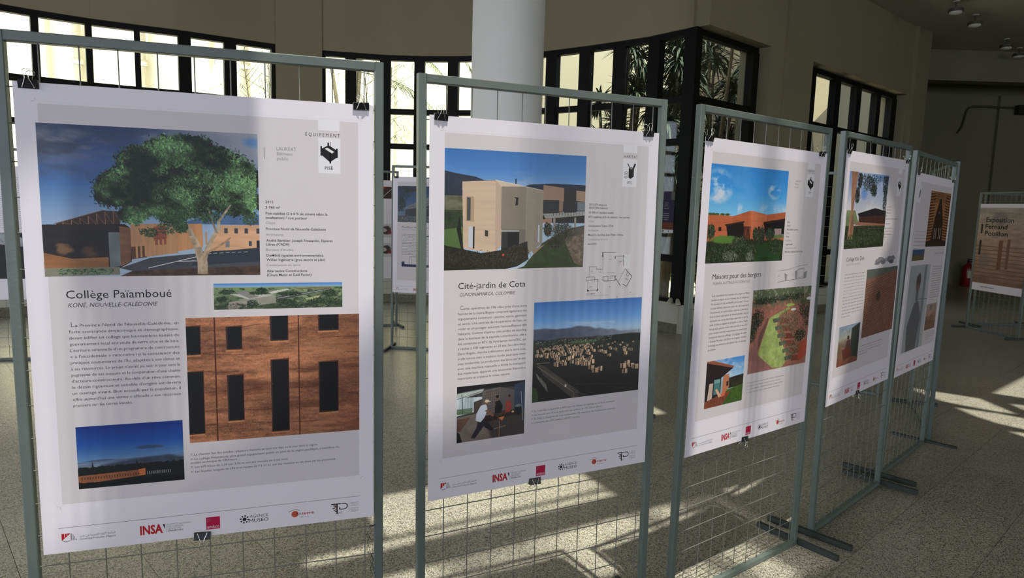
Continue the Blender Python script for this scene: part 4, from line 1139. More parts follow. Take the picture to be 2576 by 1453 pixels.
def sheet_image(name, S, field, photos, bars=(), extra=None, light=1.22):
    """whole sheet: S pixels per 1000 poster units"""
    W, H = int(1000 * S), int(1414 * S)
    a = np.empty((H, W, 3)); a[:] = C(239, 234, 243)
    def px(v): return int(round(v * S))
    def rect(x0, y0, x1, y1, c): a[px(y0):px(y1), px(x0):px(x1)] = c
    FL = C(219, 213, 217)
    if field:
        rect(*field, FL)
        x0, y0, x1, y1 = field
        fl = field[2] - 57
        # crop marks and the hairline round the printed field
        for (x, y) in ((x0, y0), (x1, y0), (x0, y1), (x1, y1)):
            sx = -1 if x == x0 else 1; sy = -1 if y == y0 else 1
            rect(min(x + sx * 8, x + sx * 15), y + sy * 6, max(x + sx * 8, x + sx * 15), y + sy * 6 + 1.2, C(196, 192, 198))
            rect(x + sx * 6, min(y + sy * 8, y + sy * 15), x + sx * 6 + 1.2, max(y + sy * 8, y + sy * 15), C(196, 192, 198))
        rect(x0 - 6, y1 + 5, x1 + 6, y1 + 6, C(224, 222, 226)); rect(x0 - 6, y0 - 6, x1 + 6, y0 - 5, C(224, 222, 226))
    for r in (extra or []): rect(*r[:4], C(*r[4]))
    for x0, y0, x1, y1, fn in photos:
        w = px(x1) - px(x0); h = px(y1) - px(y0)
        p = fn(w, h)
        p = srgb(np.clip(lin(np.clip(p, 0, 1)) * light, 0, .95))
        p = p + rng.randn(h, w, 1) * .008
        a[px(y0):px(y1), px(x0):px(x1)] = p
    r = np.random.RandomState(5)
    for (x0, y0, x1, n, pitch, th, col) in bars:      # text too small or too blurred in the photograph to read
        for i in range(n):
            x = x0; y = y0 + i * pitch
            xe = x1 if i < n - 1 else x0 + (x1 - x0) * .4
            while x < xe:
                w = min(r.uniform(10, 42), xe - x)
                yy0, yy1 = px(y), max(px(y + th), px(y) + 1)
                a[yy0:yy1, px(x):px(x + w)] = a[yy0:yy1, px(x):px(x + w)] * .45 + C(*col) * .55
                x += w + 7
    img = bpy.data.images.new(name, W, H, alpha=False)
    out = np.ones((H, W, 4), np.float32)
    out[..., :3] = np.clip(a, 0, 1)[::-1]
    img.pixels.foreach_set(out.ravel())
    img.pack()
    m, nt, b = newmat(name + '_print')
    t = nt.nodes.new('ShaderNodeTexImage'); t.image = img; t.extension = 'EXTEND'
    uv = nt.nodes.new('ShaderNodeUVMap'); uv.uv_map = 'print'
    nt.links.new(uv.outputs[0], t.inputs[0])
    nt.links.new(t.outputs[0], b.inputs['Base Color'])
    b.inputs['Roughness'].default_value = .42
    b.inputs['Specular IOR Level'].default_value = .35
    return m

# ================================================================== display panels
PW_, PH_ = .841, 1.189            # poster size
def basis(O, th, a=0., b=0.):
    d = Vector((math.cos(th), math.sin(th), 0)); n = Vector((-math.sin(th), math.cos(th), 0)); z = Vector((0, 0, 1))
    zz = z * math.cos(b) + n * math.sin(b)
    dd = d * math.cos(a) + zz * math.sin(a)
    z2 = zz * math.cos(a) - d * math.sin(a)
    nn = z2.cross(dd)
    m = Matrix((dd, nn, z2)).transposed().to_4x4()
    m.translation = Vector((O[0], O[1], 0))
    return m

W0, H0, TB = .909, 1.906, .025
_mesh = {}
def shared(key, fn):
    if key not in _mesh: _mesh[key] = fn()
    return _mesh[key]

def display_panel(O, th, a=0., b=0., W=W0, label='', group='wire mesh display panels in the hall', feet=(1, 1), wires='single', poster_v=None):
    mw = basis(O, th, a, b)
    root = empty('display_panel', mw)
    tag(root, label, 'panel', group)
    def part(name, me, loc=(0, 0, 0)):
        return put(name, me, root, Matrix.Translation(loc))
    post = shared('post', lambda: MB().bev((0, TB / 2, H0 / 2), (TB, TB, H0), .0022).mesh('frame_post', M['frame']))
    part('frame_post', post, (TB / 2, 0, 0)); part('frame_post', post, (W - TB / 2, 0, 0))
    rail = shared('rail%.3f' % W, lambda: MB().bev((W / 2, TB / 2, 0), (W - 2 * TB, TB, TB), .0022).mesh('frame_rail', M['frame']))
    part('frame_rail', rail, (0, 0, H0 - TB / 2)); part('frame_rail', rail, (0, 0, TB / 2 + .002))
    foot = shared('foot', lambda: MB().bev((0, 0, .0145), (.025, .40, .025), .002).mesh('foot', M['foot']))
    if feet[0]: part('foot', foot, (-.0135, .012, 0))
    if feet[1]: part('foot', foot, (W + .0135, .012, 0))
    nx = int((W - .05 - .03) / .0852)
    xs = [.09 + .0852 * i for i in range(nx + 1) if .09 + .0852 * i < W - .035]
    zs = [.127 + .0868 * i for i in range(20)]
    rnd = random.Random(int(O[0] * 100))
    if wires == 'single':
        vw = shared('vwire', lambda: MB().tube([(0, .0145, .02), (0, .0145, H0 - .02)], .0017, 5, cap=False).mesh('wire', M['wire'], True))
        hw = shared('hwire%.3f' % W, lambda: MB().tube([(.02, .0110, 0), (W * .3, .0114, 0), (W * .7, .0108, 0), (W - .02, .0110, 0)], .0017, 5, cap=False).mesh('wire', M['wire'], True))
        for x in xs: part('wire', vw, (x + rnd.uniform(-.002, .002), 0, 0))
        for z in zs: part('wire', hw, (0, 0, z + rnd.uniform(-.003, .003)))
    else:
        def g():
            mb = MB()
            for x in xs: mb.tube([(x, .0145, .02), (x, .0145, H0 - .02)], .0017, 4, cap=False)
            for z in zs: mb.tube([(.02, .011, z), (W - .02, .011, z)], .0017, 4, cap=False)
            return mb.mesh('wire_grid', M['wire'], True)
        o = part('wire_grid', shared('grid%.3f' % W, g)); o['kind'] = 'stuff'
    return root, mw

# ------------------------------------------------------------------ binder clips
def clip_meshes():
    w = .021
    tri = [(-.0078, .0035), (.0078, .0035), (.0018, -.0150), (-.0018, -.0150)]
    mb = MB()
    for x in (-w, w):
        for y, z in tri: mb.v.append((x, y, z))
    mb.f = [(0, 1, 2, 3), (7, 6, 5, 4), (0, 4, 5, 1), (1, 5, 6, 2), (2, 6, 7, 3), (3, 7, 4, 0)]
    for s in (-1, 1): mb.tube([(-w, s * .0026, -.0150), (w, s * .0026, -.0150)], .0013, 8)
    mb.tube([(-w, -.0070, .0032), (w, -.0070, .0032)], .0012, 8); mb.tube([(-w, .0070, .0032), (w, .0070, .0032)], .0012, 8)
    body = mb.mesh('clip_body', M['black'])
    def handle(s, splay, tilt):
        pts = [(-.0125, s * .0030, -.0150), (-.0118, s * .0042, -.0120), (-.0052, s * .0100, .0030), (-.0040, s * (.0110 + tilt * .3), .0085), (-.0048, s * (.011 + tilt * .6), .0140),
               (-.0082 - splay, s * (.0112 + tilt), .0195), (-.0078 - splay, s * (.0112 + tilt), .0245), (-.0035, s * (.0112 + tilt * 1.1), .0280)]
        pts = pts + [(-x, y, z) for x, y, z in pts[::-1]]
        return MB().tube(pts, .00085, 6).mesh('clip_handle', M['chrome'], True)
    return body, handle(-1, 0, .001), handle(1, .001, .006)
CLIP = clip_meshes()
def binder_clip(mw, x, z, label, flip=False, rot=0., shift=0.):
    R = Matrix.Rotation(math.pi if flip else 0, 4, 'Y') @ Matrix.Rotation(rot, 4, 'Y')
    m = mw @ Matrix.Translation((x, -.0048 + shift, z)) @ R
    r = empty('binder_clip', m)
    tag(r, label, 'clip', 'binder clips holding the posters')
    put('clip_body', CLIP[0], r); put('clip_handle', CLIP[1], r); put('clip_handle', CLIP[2], r)
    return r

# ------------------------------------------------------------------ lettering (flat print lying on the sheets)
_tc = bpy.data.curves.new('type', 'FONT'); _tc.resolution_u = 2
_to = bpy.data.objects.new('type', _tc); COL.objects.link(_to)
_cache = {}
def glyphs(text, weight=0., shear=0., space=1.0):
    key = (text, weight, shear, space)
    if key in _cache: return _cache[key]
    _tc.body = text; _tc.offset = weight; _tc.shear = shear; _tc.space_character = space
    dg = bpy.context.evaluated_depsgraph_get()
    me = bpy.data.meshes.new_from_object(_to.evaluated_get(dg))
    n = len(me.vertices)
    v = np.zeros(n * 3); me.vertices.foreach_get('co', v); v = v.reshape(-1, 3)[:, :2].copy()
    f = [tuple(p.vertices) for p in me.polygons]
    bpy.data.meshes.remove(me)
    _cache[key] = (v, f)
    return v, f
CAP = float(glyphs('H')[0][:, 1].max())

class Ink:
    def __init__(s): s.d = {}
    def add(s, name, col, V, F):
        vs, fs = s.d.setdefault((name, col), ([], []))
        b = len(vs); vs += [tuple(p) for p in V]; fs += [tuple(b + i for i in f) for f in F]
    def text(s, t, x0, y, cap, x1=None, col='ink', weight=0., shear=0., space=1., name='lettering', rightx=None, slope=0.):
        v, f = glyphs(t, weight, shear, space)
        if not len(v): return x0
        k = cap / CAP
        xmin, xmax = v[:, 0].min(), v[:, 0].max()
        kx = k if x1 is None else (x1 - x0) / max(1e-6, xmax - xmin)
        X = x0 + (v[:, 0] - xmin) * kx
        if rightx is not None: X = X - X.max() + rightx
        Y = y - v[:, 1] * k + (X - x0) * slope
        s.add(name, col, np.stack([X, Y], 1).tolist(), f)
        return float(X.max())
    def poly(s, pts, col='ink', name='lettering'): s.add(name, col, pts, [tuple(range(len(pts)))])
    def rect(s, x0, y0, x1, y1, col='ink', name='lettering'):
        s.poly([(x0, y0), (x0, y1), (x1, y1), (x1, y0)], col, name)
    def line(s, pts, w, col='ink', name='lettering', seg=0):
        for (xa, ya), (xb, yb) in zip(pts[:-1], pts[1:]):
            n = max(1, int(math.hypot(xb - xa, yb - ya) / 45))
            L = math.hypot(xb - xa, yb - ya) + 1e-9
            nx, ny = -(yb - ya) / L * w / 2, (xb - xa) / L * w / 2
            V = []; F = []
            for i in range(n + 1):
                t = i / n; x = xa + (xb - xa) * t; y = ya + (yb - ya) * t
                V += [(x + nx, y + ny), (x - nx, y - ny)]
                if i: F.append((2 * i - 2, 2 * i - 1, 2 * i + 1, 2 * i))
            s.add(name, col, V, F)
    def disc(s, cx, cy, r, col='ink', k=16, name='lettering'):
        s.poly([(cx + r * math.cos(6.2832 * i / k), cy - r * math.sin(6.2832 * i / k)) for i in range(k)], col, name)

OFF = {'magenta': .00008, 'orange': .00008, 'red': .00012, 'light': .00014, 'white': .00018}
INKM = {'ink': 'ink', 'grey': 'ink_grey', 'light': 'ink_light', 'red': 'ink_red', 'magenta': 'ink_magenta', 'orange': 'ink_orange', 'navy': 'ink_navy', 'white': 'ink_white'}

def bend(u, v, amp, ph):
    """depth of the hanging sheet behind (+) or before (-) its plane; u, v in 0..1"""
    return amp * (math.sin(2.4 * u + ph) * (.25 + .75 * v) * .6 + .4 * math.sin(5.1 * u + 2.2 * v + ph * 2) * v) - amp * .6

def poster(mw, u0, vtop, label, material, ink=None, amp=.0018, ph=0., w=PW_, h=PH_, group='posters clipped to the display panels', name='poster'):
    m = mw @ Matrix.Translation((u0 + w / 2, -.0035, vtop - h))
    nx, ny = 20, 28
    def depth(x, z): return bend(x / w + .5, 1 - z / h, amp, ph)
    V = []; F = []
    for j in range(ny + 1):
        for i in range(nx + 1):
            x = (i / nx - .5) * w; z = j / ny * h
            V.append((x, depth(x, z), z))
    for j in range(ny):
        for i in range(nx):
            a = j * (nx + 1) + i; F.append((a, a + 1, a + nx + 2, a + nx + 1))
    n = len(V); nf = len(F)
    V += [(x, y + .0004, z) for x, y, z in V]
    F += [tuple(q + n for q in f)[::-1] for f in F]
    edge = [i for i in range(nx + 1)] + [j * (nx + 1) + nx for j in range(1, ny + 1)] + [ny * (nx + 1) + i for i in range(nx - 1, -1, -1)] + [j * (nx + 1) for j in range(ny - 1, 0, -1)]
    for a, b in zip(edge, edge[1:] + edge[:1]):
        c0 = len(V); V += [V[a], V[a + n], V[b + n], V[b]]; F.append((c0, c0 + 1, c0 + 2, c0 + 3))
    me = bpy.data.meshes.new(name); me.from_pydata(V, [], F)
    me.materials.append(material); me.materials.append(M['paper'])
    for i, p in enumerate(me.polygons):
        p.use_smooth = i < 2 * nf
        if i >= nf: p.material_index = 1
    uv = me.uv_layers.new(name='print')
    for p in me.polygons:
        for li in p.loop_indices:
            vi = me.loops[li].vertex_index
            x, y, z = V[vi]
            uv.data[li].uv = (x / w + .5, z / h)
    o = bpy.data.objects.new(name, me); o.matrix_world = m; COL.objects.link(o)
    tag(o, label, 'poster', group)
    if ink:
        k = w / 1000.
        for (nm, col), (vs, fs) in ink.d.items():
            mb = MB()
            for X, Y in vs:
                x = (X - 500) * k; z = h - Y * k
                mb.v.append((x, depth(x, z) - OFF.get(col, .00010), z))
            mb.f = fs
            c = mb.build(nm, M[INKM[col]], o); c['kind'] = 'stuff'
            if col in ('red', 'magenta', 'orange', 'white'):
                c['label'] = {'red': 'red printed letters', 'magenta': 'magenta printed square', 'orange': 'orange printed emblem', 'white': 'white printed letters'}[col]
    return o
M['paper'] = mat('white_paper', (.82, .81, .84), .55, .3, 0, 0)

ARABIC = ''.join(map(chr, [0xFEAE, 0xFEBC, 0xFEE3, 32, 0xFEF2, 0xFED3, 32, 0xFE94, 0xFEF4, 0xFEB4, 0xFEE7, 0xFEAE, 0xFED4, 0xFEDF, 0xFE8D, 32,
                           0xFE94, 0xFEF4, 0xFEE0, 0xFEEB, 0xFEF7, 0xFE8D, 32, 0xFE94, 0xFECC, 0xFEE3, 0xFE8E, 0xFEA0, 0xFEDF, 0xFE8D]))

def logos(k, full=True, y=1333, x0=43, x1=955):
    k.line([(x0, y), (x1, y)], 1.0, 'ink')
    # university emblem
    k.poly([(50, 1352), (75, 1352), (58, 1367), (50, 1375)], 'red'); k.rect(57, 1352, 58.5, 1364, 'white'); k.rect(64, 1352, 65.5, 1359, 'white')
    k.poly([(74, 1356), (78, 1352), (78, 1376), (74, 1376)], 'light'); k.poly([(80, 1356), (82, 1358), (82, 1376), (80, 1376)], 'light'); k.poly([(84, 1362), (86, 1364), (86, 1376), (84, 1376)], 'light'); k.poly([(88, 1369), (92, 1376), (88, 1376)], 'light')
    k.line([(54, 1376), (60, 1379), (66, 1378), (72, 1375.5)], 1.6, 'navy')
    k.text(ARABIC, 99, 1367.5, 6.6, 196, 'navy', weight=-.002)
    k.text("Université Française d'Égypte", 98, 1377.5, 5.6, 197, 'navy')
    # INSA
    k.text('INSA', 266, 1384, 28, 331, 'red', weight=.035); k.poly([(331, 1356), (337, 1356), (337, 1374)], 'ink')
    k.line([(341, 1356), (341, 1385)], .8, 'grey')
    for i, t in enumerate(('INSTITUT NATIONAL', 'DES SCIENCES', 'APPLIQUÉES', 'STRASBOURG')):
        k.text(t, 345, 1361.5 + i * 7.3, 5.0, None, 'grey' if i < 3 else 'ink', weight=-.004 if i < 3 else .012)
    # square mark
    k.rect(459, 1350, 501, 1392, 'magenta'); k.text('amàco', 462, 1388.5, 11.5, 498, 'white', weight=-.002)
    for i in range(3): k.text(('matières', 'à construire', 'atelier')[i], 462, 1357 + i * 4.6, 2.2, None, 'light', weight=-.001)
    # agency
    cx, cy = 576, 1371
    k.disc(cx, cy, 5.8)
    for i in range(8):
        a = i * math.pi / 4 + .2
        x, yy = cx + 12 * math.cos(a), cy + 12 * math.sin(a)
        k.line([(cx, cy), (x, yy)], 1.1); k.disc(x, yy, 2.7, k=10)
    k.text('AGENCE', 592, 1368.5, 10.0, 650, 'ink', weight=-.005); k.text('MUSEO', 591, 1384.5, 12.0, 651, 'ink')
    # circle emblem
    k.disc(736, 1373, 11.5, 'orange', 24); k.line([(715, 1364), (736, 1354.5), (752, 1362)], 1.3, 'ink')
    k.text('C', 733, 1377.5, 9.5, None, 'ink', weight=-.005); k.text('RA', 741, 1378, 9.5, 757, 'ink', weight=-.005); k.text('terre', 758, 1378, 10.5, 798, 'red', weight=.012)
    k.text('ENSAG', 752, 1388, 4.2, 780, 'ink', space=1.5)
    # TP mark
    k.rect(855, 1352, 889, 1355.5); k.rect(873, 1355, 877.5, 1390)
    arc = [(891, 1353.8)] + [(899 + 11.5 * math.sin(t), 1364 - 10.2 * math.cos(t)) for t in [i * math.pi / 8 for i in range(0, 9)]] + [(884, 1374.3), (884, 1366)]
    k.line(arc, 3.2)
    for x, yy, w, c in ((862, 1358, 10, 'ink'), (866, 1363, 7, 'navy'), (860, 1367, 8, 'navy'), (868, 1370, 5, 'ink'), (864, 1374, 6, 'grey'), (867, 1379, 6, 'grey')): k.rect(x, yy, x + w, yy + 3.2, c)
    k.rect(868, 1361, 872, 1366, 'red')
    k.text('TERRE', 880, 1386, 2.6, 892, 'ink'); k.text('PIERRE', 880, 1390, 2.6, 892, 'ink')
    k.line([(916, 1350), (916, 1388)], .7, 'grey')
    for i, t in enumerate(('Laboratoire de', 'recherche', 'en architecture')): k.text(t, 921, 1356 + i * 5.6, 3.6, 948, 'grey')
    for i, t in enumerate(('Université', 'Française', "d'Égypte")): k.text(t, 921, 1376 + i * 5.6, 3.6, 948, 'grey')

def body(k, lines, x0, x1, y0, pitch, cap, first, last_w, indent=0, col='ink', weight=-.005):
    n = len(lines)
    for i, t in enumerate(lines):
        y = y0 + i * pitch
        if i == 0:
            xe = k.text(t[0], x0 + indent, y, cap * 1.75, None, 'grey', weight=-.005)
            k.text(t[1:], xe + 2, y, cap, x1, 'ink', weight=weight)
        elif i == n - 1: k.text(t, x0, y, cap, x0 + last_w, 'ink', weight=weight)
        else: k.text(t, x0, y, cap, x1, 'ink', weight=weight)

def pise_icon(k, cx=861, cy=160):
    """rammed-earth formwork mark"""
    P = lambda *p: [(cx + a, cy + b) for a, b in p]
    k.poly(P((-24, -12), (-2, -24), (24, -8), (24, 14), (2, 30), (-24, 8)))
    k.poly(P((-14, -12), (-6, -16), (16, -3), (8, 2)), 'white')
    for x, y0, y1 in ((-25, -20, 10), (-3, -32, -18), (24, -14, 16), (3, 0, 34)): k.line([(cx + x, cy + y0), (cx + x, cy + y1)], 5.0)
    k.line([(cx + 4, cy - 34), (cx + 4, cy + 2)], 1.4)

# ---------------- poster 1
def ink_one():
    k = Ink()
    k.text('ÉQUIPEMENT', 786, 108, 10.5, 892, weight=-.004, space=1.5)
    pise_icon(k, 859, 158)
    k.text('PISÉ', 845, 212, 10.5, 870, weight=-.001)
    k.line([(661, 149), (661, 187)], 1.5, 'grey')
    k.text('LAURÉAT', 698, 157.5, 10.5, 757, 'light', weight=-.005, space=1.1); k.text('Bâtiment', 699, 172.5, 10, 746, 'light', weight=-.005); k.text('public', 699, 187.5, 10, 733, 'light', weight=-.005)
    col = [('2015', 324, 685, 1), ('5 760 m²', 341, 706, 1), ('Pisé stabilisé (2 à 6 % de ciment selon la', 360, 852, 1), ('localisation) / non porteur', 373.5, 788, 1), ('Client', 390, 690, 0),
           ('Province Nord de Nouvelle-Calédonie', 409, 846, 1), ('Architectes', 427, 714, 0), ('André Berthier, Joseph Frassanito, Espaces', 446, 867, 1), ("Libres (K'ADH)", 458.5, 732, 1), ("Bureaux d'études", 475.5, 743, 0),
           ('DoMEnE (qualité environnementale),', 494, 838, 1), ('Willier Ingénierie (gros œuvre et pisé)', 508, 842, 1), ('Construction en terre', 525, 765, 0), ('Alternative Constructions', 544, 786, 1), ('(Clovis Mutin et Gaël Panier)', 557, 799, 1)]
    for t, y, xe, b in col: k.text(t, 662, y, 7.9, xe, 'ink' if b else 'grey', weight=.007 if b else -.010)
    k.text('Collège Païamboué', 100, 619, 24, 383, weight=-.001)
    k.text('KONÉ, NOUVELLE-CALÉDONIE', 104, 645.5, 12.5, 343, weight=-.005, shear=.22)
    body(k, ['La Province Nord de Nouvelle-Calédonie, en', 'forte croissance économique et démographique,', 'devait édifier un collège que les membres kanaks du', 'gouvernement local ont voulu de terre crue et de bois.',
             "L'écriture solennelle d'un programme de construction", "« à l'occidentale » rencontre ici la conscience des", "pratiques coutumières de l'île, adaptées à son climat et", "à ses ressources. Le projet n'aurait pu voir le jour sans la",
             "pugnacité de ses auteurs et la coopération d'une chaîne", "d'acteurs-constructeurs. Au-delà d'un rêve commun,", "le dessin rigoureux et sensible d'origine est devenu", 'un ouvrage vivant. Bien accueilli par la population, il',
             "offre aujourd'hui une vitrine « officielle » aux matériaux", 'premiers sur les terres kanaks.'], 102, 399, 705, 18.95, 8.9, 'L', 160, 6, weight=-.004)
    for t, y, xe in (('⇈ Le chantier fait des émules : plusieurs maisons en pisé ont déjà vu le jour dans la région.', 1136, 814), ('↗ Le collège Païamboué, plus grand équipement public en pisé de la région pacifique, a bénéficié du', 1151, 883),
                     ('soutien technique de CRAterre.', 1163, 560), ('↑ Les 670 blocs de 1,30 par 3,36 m ont été montés en trois mois', 1178, 716), ('← Les façades, longues de 286 m et hautes de 7 à 11 m, ont été réalisées en six mois par six personnes', 1193, 870)):
        k.text(t, 419, y, 7.3, xe, 'ink', weight=-.004)
    logos(k)
    return k

# ---------------- poster 2
def ink_two():
    k = Ink()
    k.text('HABITAT', 829, 108, 10.5, 895, weight=-.004, space=1.3)
    cx, cy = 861, 165
    k.poly([(854, 150), (866, 144), (880, 150), (880, 182), (864, 192), (854, 186)]); k.poly([(858, 150), (866, 146), (874, 150), (866, 154)], 'light')
    k.poly([(874, 146), (882, 128), (889, 132), (880, 152)]); k.line([(848, 130), (860, 150)], 3.5)
    for i in range(4): k.line([(833, 168 + i * 6), (842, 172 + i * 6), (851, 166 + i * 6)], 2.0, 'grey')
    k.line([(833, 168), (842, 162), (851, 166)], 1.6, 'grey')
    k.text('BTC', 850, 212, 10, 873, weight=-.002)
    col = [('2015 (70 maisons)', 303, 753, 1), ('2020 (196 maisons)', 315.5, 758, 1), ('50 000 m² (surface totale)', 334, 788, 1), ('BTC stabilisés (6 % de ciment) / non porteur', 352, 870, 1), ('Client', 369, 695, 0), ('Constructora Totem LTDA', 387, 789, 1),
           ('Architectes', 405.5, 719, 0), ('Mauricio Sanchez, Juan Pablo Urbina', 423, 839, 1), ('Construction en terre', 441, 765, 0), ('tierraTEC', 459.5, 711, 1)]
    for t, y, xe, b in col: k.text(t, 669, y, 7.7, xe, 'ink' if b else 'grey', weight=.006 if b else -.010)
    # plan drawing (walls thick, furniture thin)
    def pl(pts, w=1.2, c='ink'): k.line(pts, w, c, name='plan_drawing')
    pl([(745, 540), (745, 492), (808, 492)], 1.4); pl([(742, 490), (742, 510)], 3.2); pl([(808, 507), (846, 507), (846, 545)], 1.4); pl([(804, 507), (804, 518)], 3.2); pl([(843, 505), (848, 505), (848, 513)], 2.6)
    pl([(745, 540), (745, 560), (715, 560), (715, 548), (680, 548), (680, 590), (668, 590), (668, 610)], 1.2); pl([(668, 590), (708, 590), (708, 604)], 1.6); pl([(676, 604), (676, 644), (722, 644), (722, 600), (668, 604)], 1.3)
    pl([(674, 640), (674, 646), (682, 646)], 3); pl([(718, 646), (724, 646), (724, 638)], 3); pl([(748, 590), (748, 608), (806, 608), (812, 600)], 2.0); pl([(748, 590), (772, 588), (772, 608)], 1.4); pl([(780, 588), (806, 588), (804, 606)], 1.4)
    pl([(812, 586), (806, 594), (836, 630)], 2.2); pl([(846, 545), (858, 560), (866, 570)], 1.4); pl([(856, 560), (824, 612)], 1.0); pl([(862, 566), (892, 592), (866, 634), (846, 622)], 2.2); pl([(870, 574), (880, 580), (872, 592), (862, 586), (870, 574)], 1.4); pl([(856, 600), (880, 612)], 1)
    pl([(745, 560), (745, 575), (806, 575)], .6, 'grey'); pl([(770, 574), (800, 574)], .6, 'light')
    for i in range(4): pl([(812, 560 - i * 12), (842, 520 + i * 3)], .5, 'light')
    k.rect(848, 500, 880, 560, 'white', 'plan_drawing'); k.line([(848, 500), (880, 500), (880, 560)], .4, 'light')
    for x, y in ((846, 640), (782, 632), (820, 676)): k.disc(x, y, 1.8, k=8)
    k.line([(887, 657), (890, 660), (887, 663), (884, 660), (887, 657)], .7)
    for t, x, y in (('SÉJOUR', 774, 520), ('CHAMBRE', 816, 532), ('BAINS', 688, 568), ('HALL', 728, 572), ('CUISINE', 832, 580), ('SALON', 684, 630), ('PATIO', 716, 604), ('ENTRÉE', 780, 598), ('DÉPÔT', 862, 604)): k.text(t, x, y, 2.6, None, 'ink')
    k.text('PLANTA PRIMER PISO', 670, 660, 3.6, 712, 'ink', weight=.015); k.text('© Mauricio Sanchez y Juan Pablo Urbina', 669, 668, 3.8, 775, 'light', weight=-.005)
    k.text('Cité-jardin de Cota', 114, 618, 23, 392, weight=-.001)
    k.text('CUNDINAMARCA, COLOMBIE', 120, 645.5, 12.2, 348, weight=-.005, shear=.22)
    body(k, ["Cette opération de 196 villas près d'une zone", 'humide de la rivière Bogota comprend également des', 'équipements communs : piscine, sauna, gymnase', "et tennis. Une centrale de récupération de l'eau, un", "vivier et un potager assurent l'autosuffisance des",
             "habitants. Comme d'autres cités-jardins de standing", 'dans la banlieue de la capitale colombienne, elle a', "été construite en BTC de l'entreprise tierraTEC, qui", 'a réalisé 2 000 logements en 20 ans. Son directeur,', 'Dario Angulo, cherche à démontrer que la terre crue,',
             'si elle renoue avec la tradition locale, peut aussi rimer', 'avec modernité. La production des blocs sur le site', 'avec une machine manuelle a limité le transport', 'des matériaux, apporté une économie financière', 'importante et préservé le milieu naturel.'],
         115, 400, 696, 18.85, 8.9, 'C', 218, 6, weight=-.004)
    for t, y, xe in (("⇈ En Colombie, la demande en BTC pour de l'habitat de standing est en forte croissance.", 1123, 832), ('↗ Les maisons sont de trois types avec des surfaces de 197, 214 ou 250 m².', 1138.5, 767), ('↑ En 2020, la cité-jardin de Cota comprendra 196 maisons et des équipements communs.', 1154.5, 837), ("← L'entreprise tierraTEC produit 2 200 BTC par jour.", 1170, 660)):
        k.text(t, 432, y, 7.3, xe, 'ink', weight=-.004)
    logos(k)
    return k

# ---------------- poster 3
def ink_three():
    k = Ink()
    k.text('HABITAT', 829, 101, 9, 893, 'grey', weight=-.005)
    pise_icon(k, 863, 158); k.text('PISÉ', 851, 208, 9, 874, 'grey')
    k.line([(675, 148), (675, 184)], 1.3, 'light')
    for i, t in enumerate(('LAURÉAT', 'Habitat', 'groupé')): k.text(t, 720, 156 + i * 14.5, 8.5, None, 'light', weight=-.005)
    col = [('2014', 357, 701, 1), ('760 m²', 374, 709, 1), ('Pisé stabilisé / porteur', 393, 784, 1), ('Client', 410, 704, 0), ('Privé', 428, 704, 1), ('Architectes', 447, 728, 0), ('Luigi Rosselli', 465.5, 741, 1), ('Construction en terre', 484, 777, 0), ('Murchison Stabilised Earth Pty Ltd', 502.5, 839, 1)]
    for t, y, xe, b in col: k.text(t, 680, y, 8.0, xe, 'ink' if b else 'grey', weight=.006 if b else -.010)
    def pl(pts, w=1.6, c='grey'): k.line(pts, w, c, name='section_drawing')
    pl([(632, 592), (660, 590), (720, 588), (800, 574), (902, 566)]); pl([(632, 648), (690, 643), (760, 640), (892, 634)], 2.2); pl([(812, 586), (812, 634)]); pl([(868, 584), (868, 630)], 2); pl([(812, 590), (868, 584)], 3); pl([(816, 632), (868, 628)], 2, 'light')
    k.poly([(690, 604), (716, 612), (712, 640), (700, 642)], 'light', 'section_drawing'); k.poly([(784, 598), (808, 592), (806, 636), (794, 638)], 'light', 'section_drawing'); k.poly([(870, 606), (898, 600), (896, 632), (870, 634)], 'light', 'section_drawing')
    pl([(636, 614), (648, 613), (648, 622), (636, 622), (636, 614)], 1.2, 'light'); pl([(762, 608), (772, 607), (772, 615), (762, 616), (762, 608)], 1.2, 'light'); pl([(720, 600), (720, 640)], 1, 'light')
    k.text('Maisons pour des bergers', 115, 613, 23, 491, weight=-.001)
    k.text('PILBARA, AUSTRALIE-OCCIDENTALE', 120, 638, 12.2, 402, 'grey', weight=-.005, shear=.22)
    body(k, ['Les rassembleurs de troupeaux de la région du Pilbara', 'peuvent se réjouir de leur nouveau lieu de villégiature.', 'Fini les abris en tôle surchauffés par le soleil ! Un mur', 'en pisé délimite désormais pour eux des logements', 'fonctionnels et confortables, adossés à une dune.',
             'Sous le climat subtropical, le rafraîchissement naturel', 'demande une masse thermique apportée ici par le', 'sable, la toiture végétale et la façade en terre. Argile', "ferrugineuse, graviers d'une rivière proche et eau d'un", 'puits artésien ont été malaxés avec du ciment puis',
             'compactés dans un coffrage. Les zigzags de cette', '« Grande Muraille » de 230 m de longueur rendent', 'hommage aux peintures aborigènes dans un paysage', 'grandiose.'], 117, 406, 692, 18.95, 8.9, 'L', 58, 4, weight=-.003)
    for t, y, xe in (("⇈ L'ensemble du mur en pisé de 230 m s'étend au pied de la dune.", 1133, 760), ('↗ Les logements sont adossés à une dune et recouverts de terre.', 1149, 733), ("↑ La « Grande Muraille » d'Australie-Occidentale est longue de 230 m.", 1165, 754), ('← Chacune des douze maisons dispose d’une terrasse ombrée.', 1181, 728)):
        k.text(t, 441, y, 7.3, xe, 'grey', weight=-.004)
    logos(k)
    return k

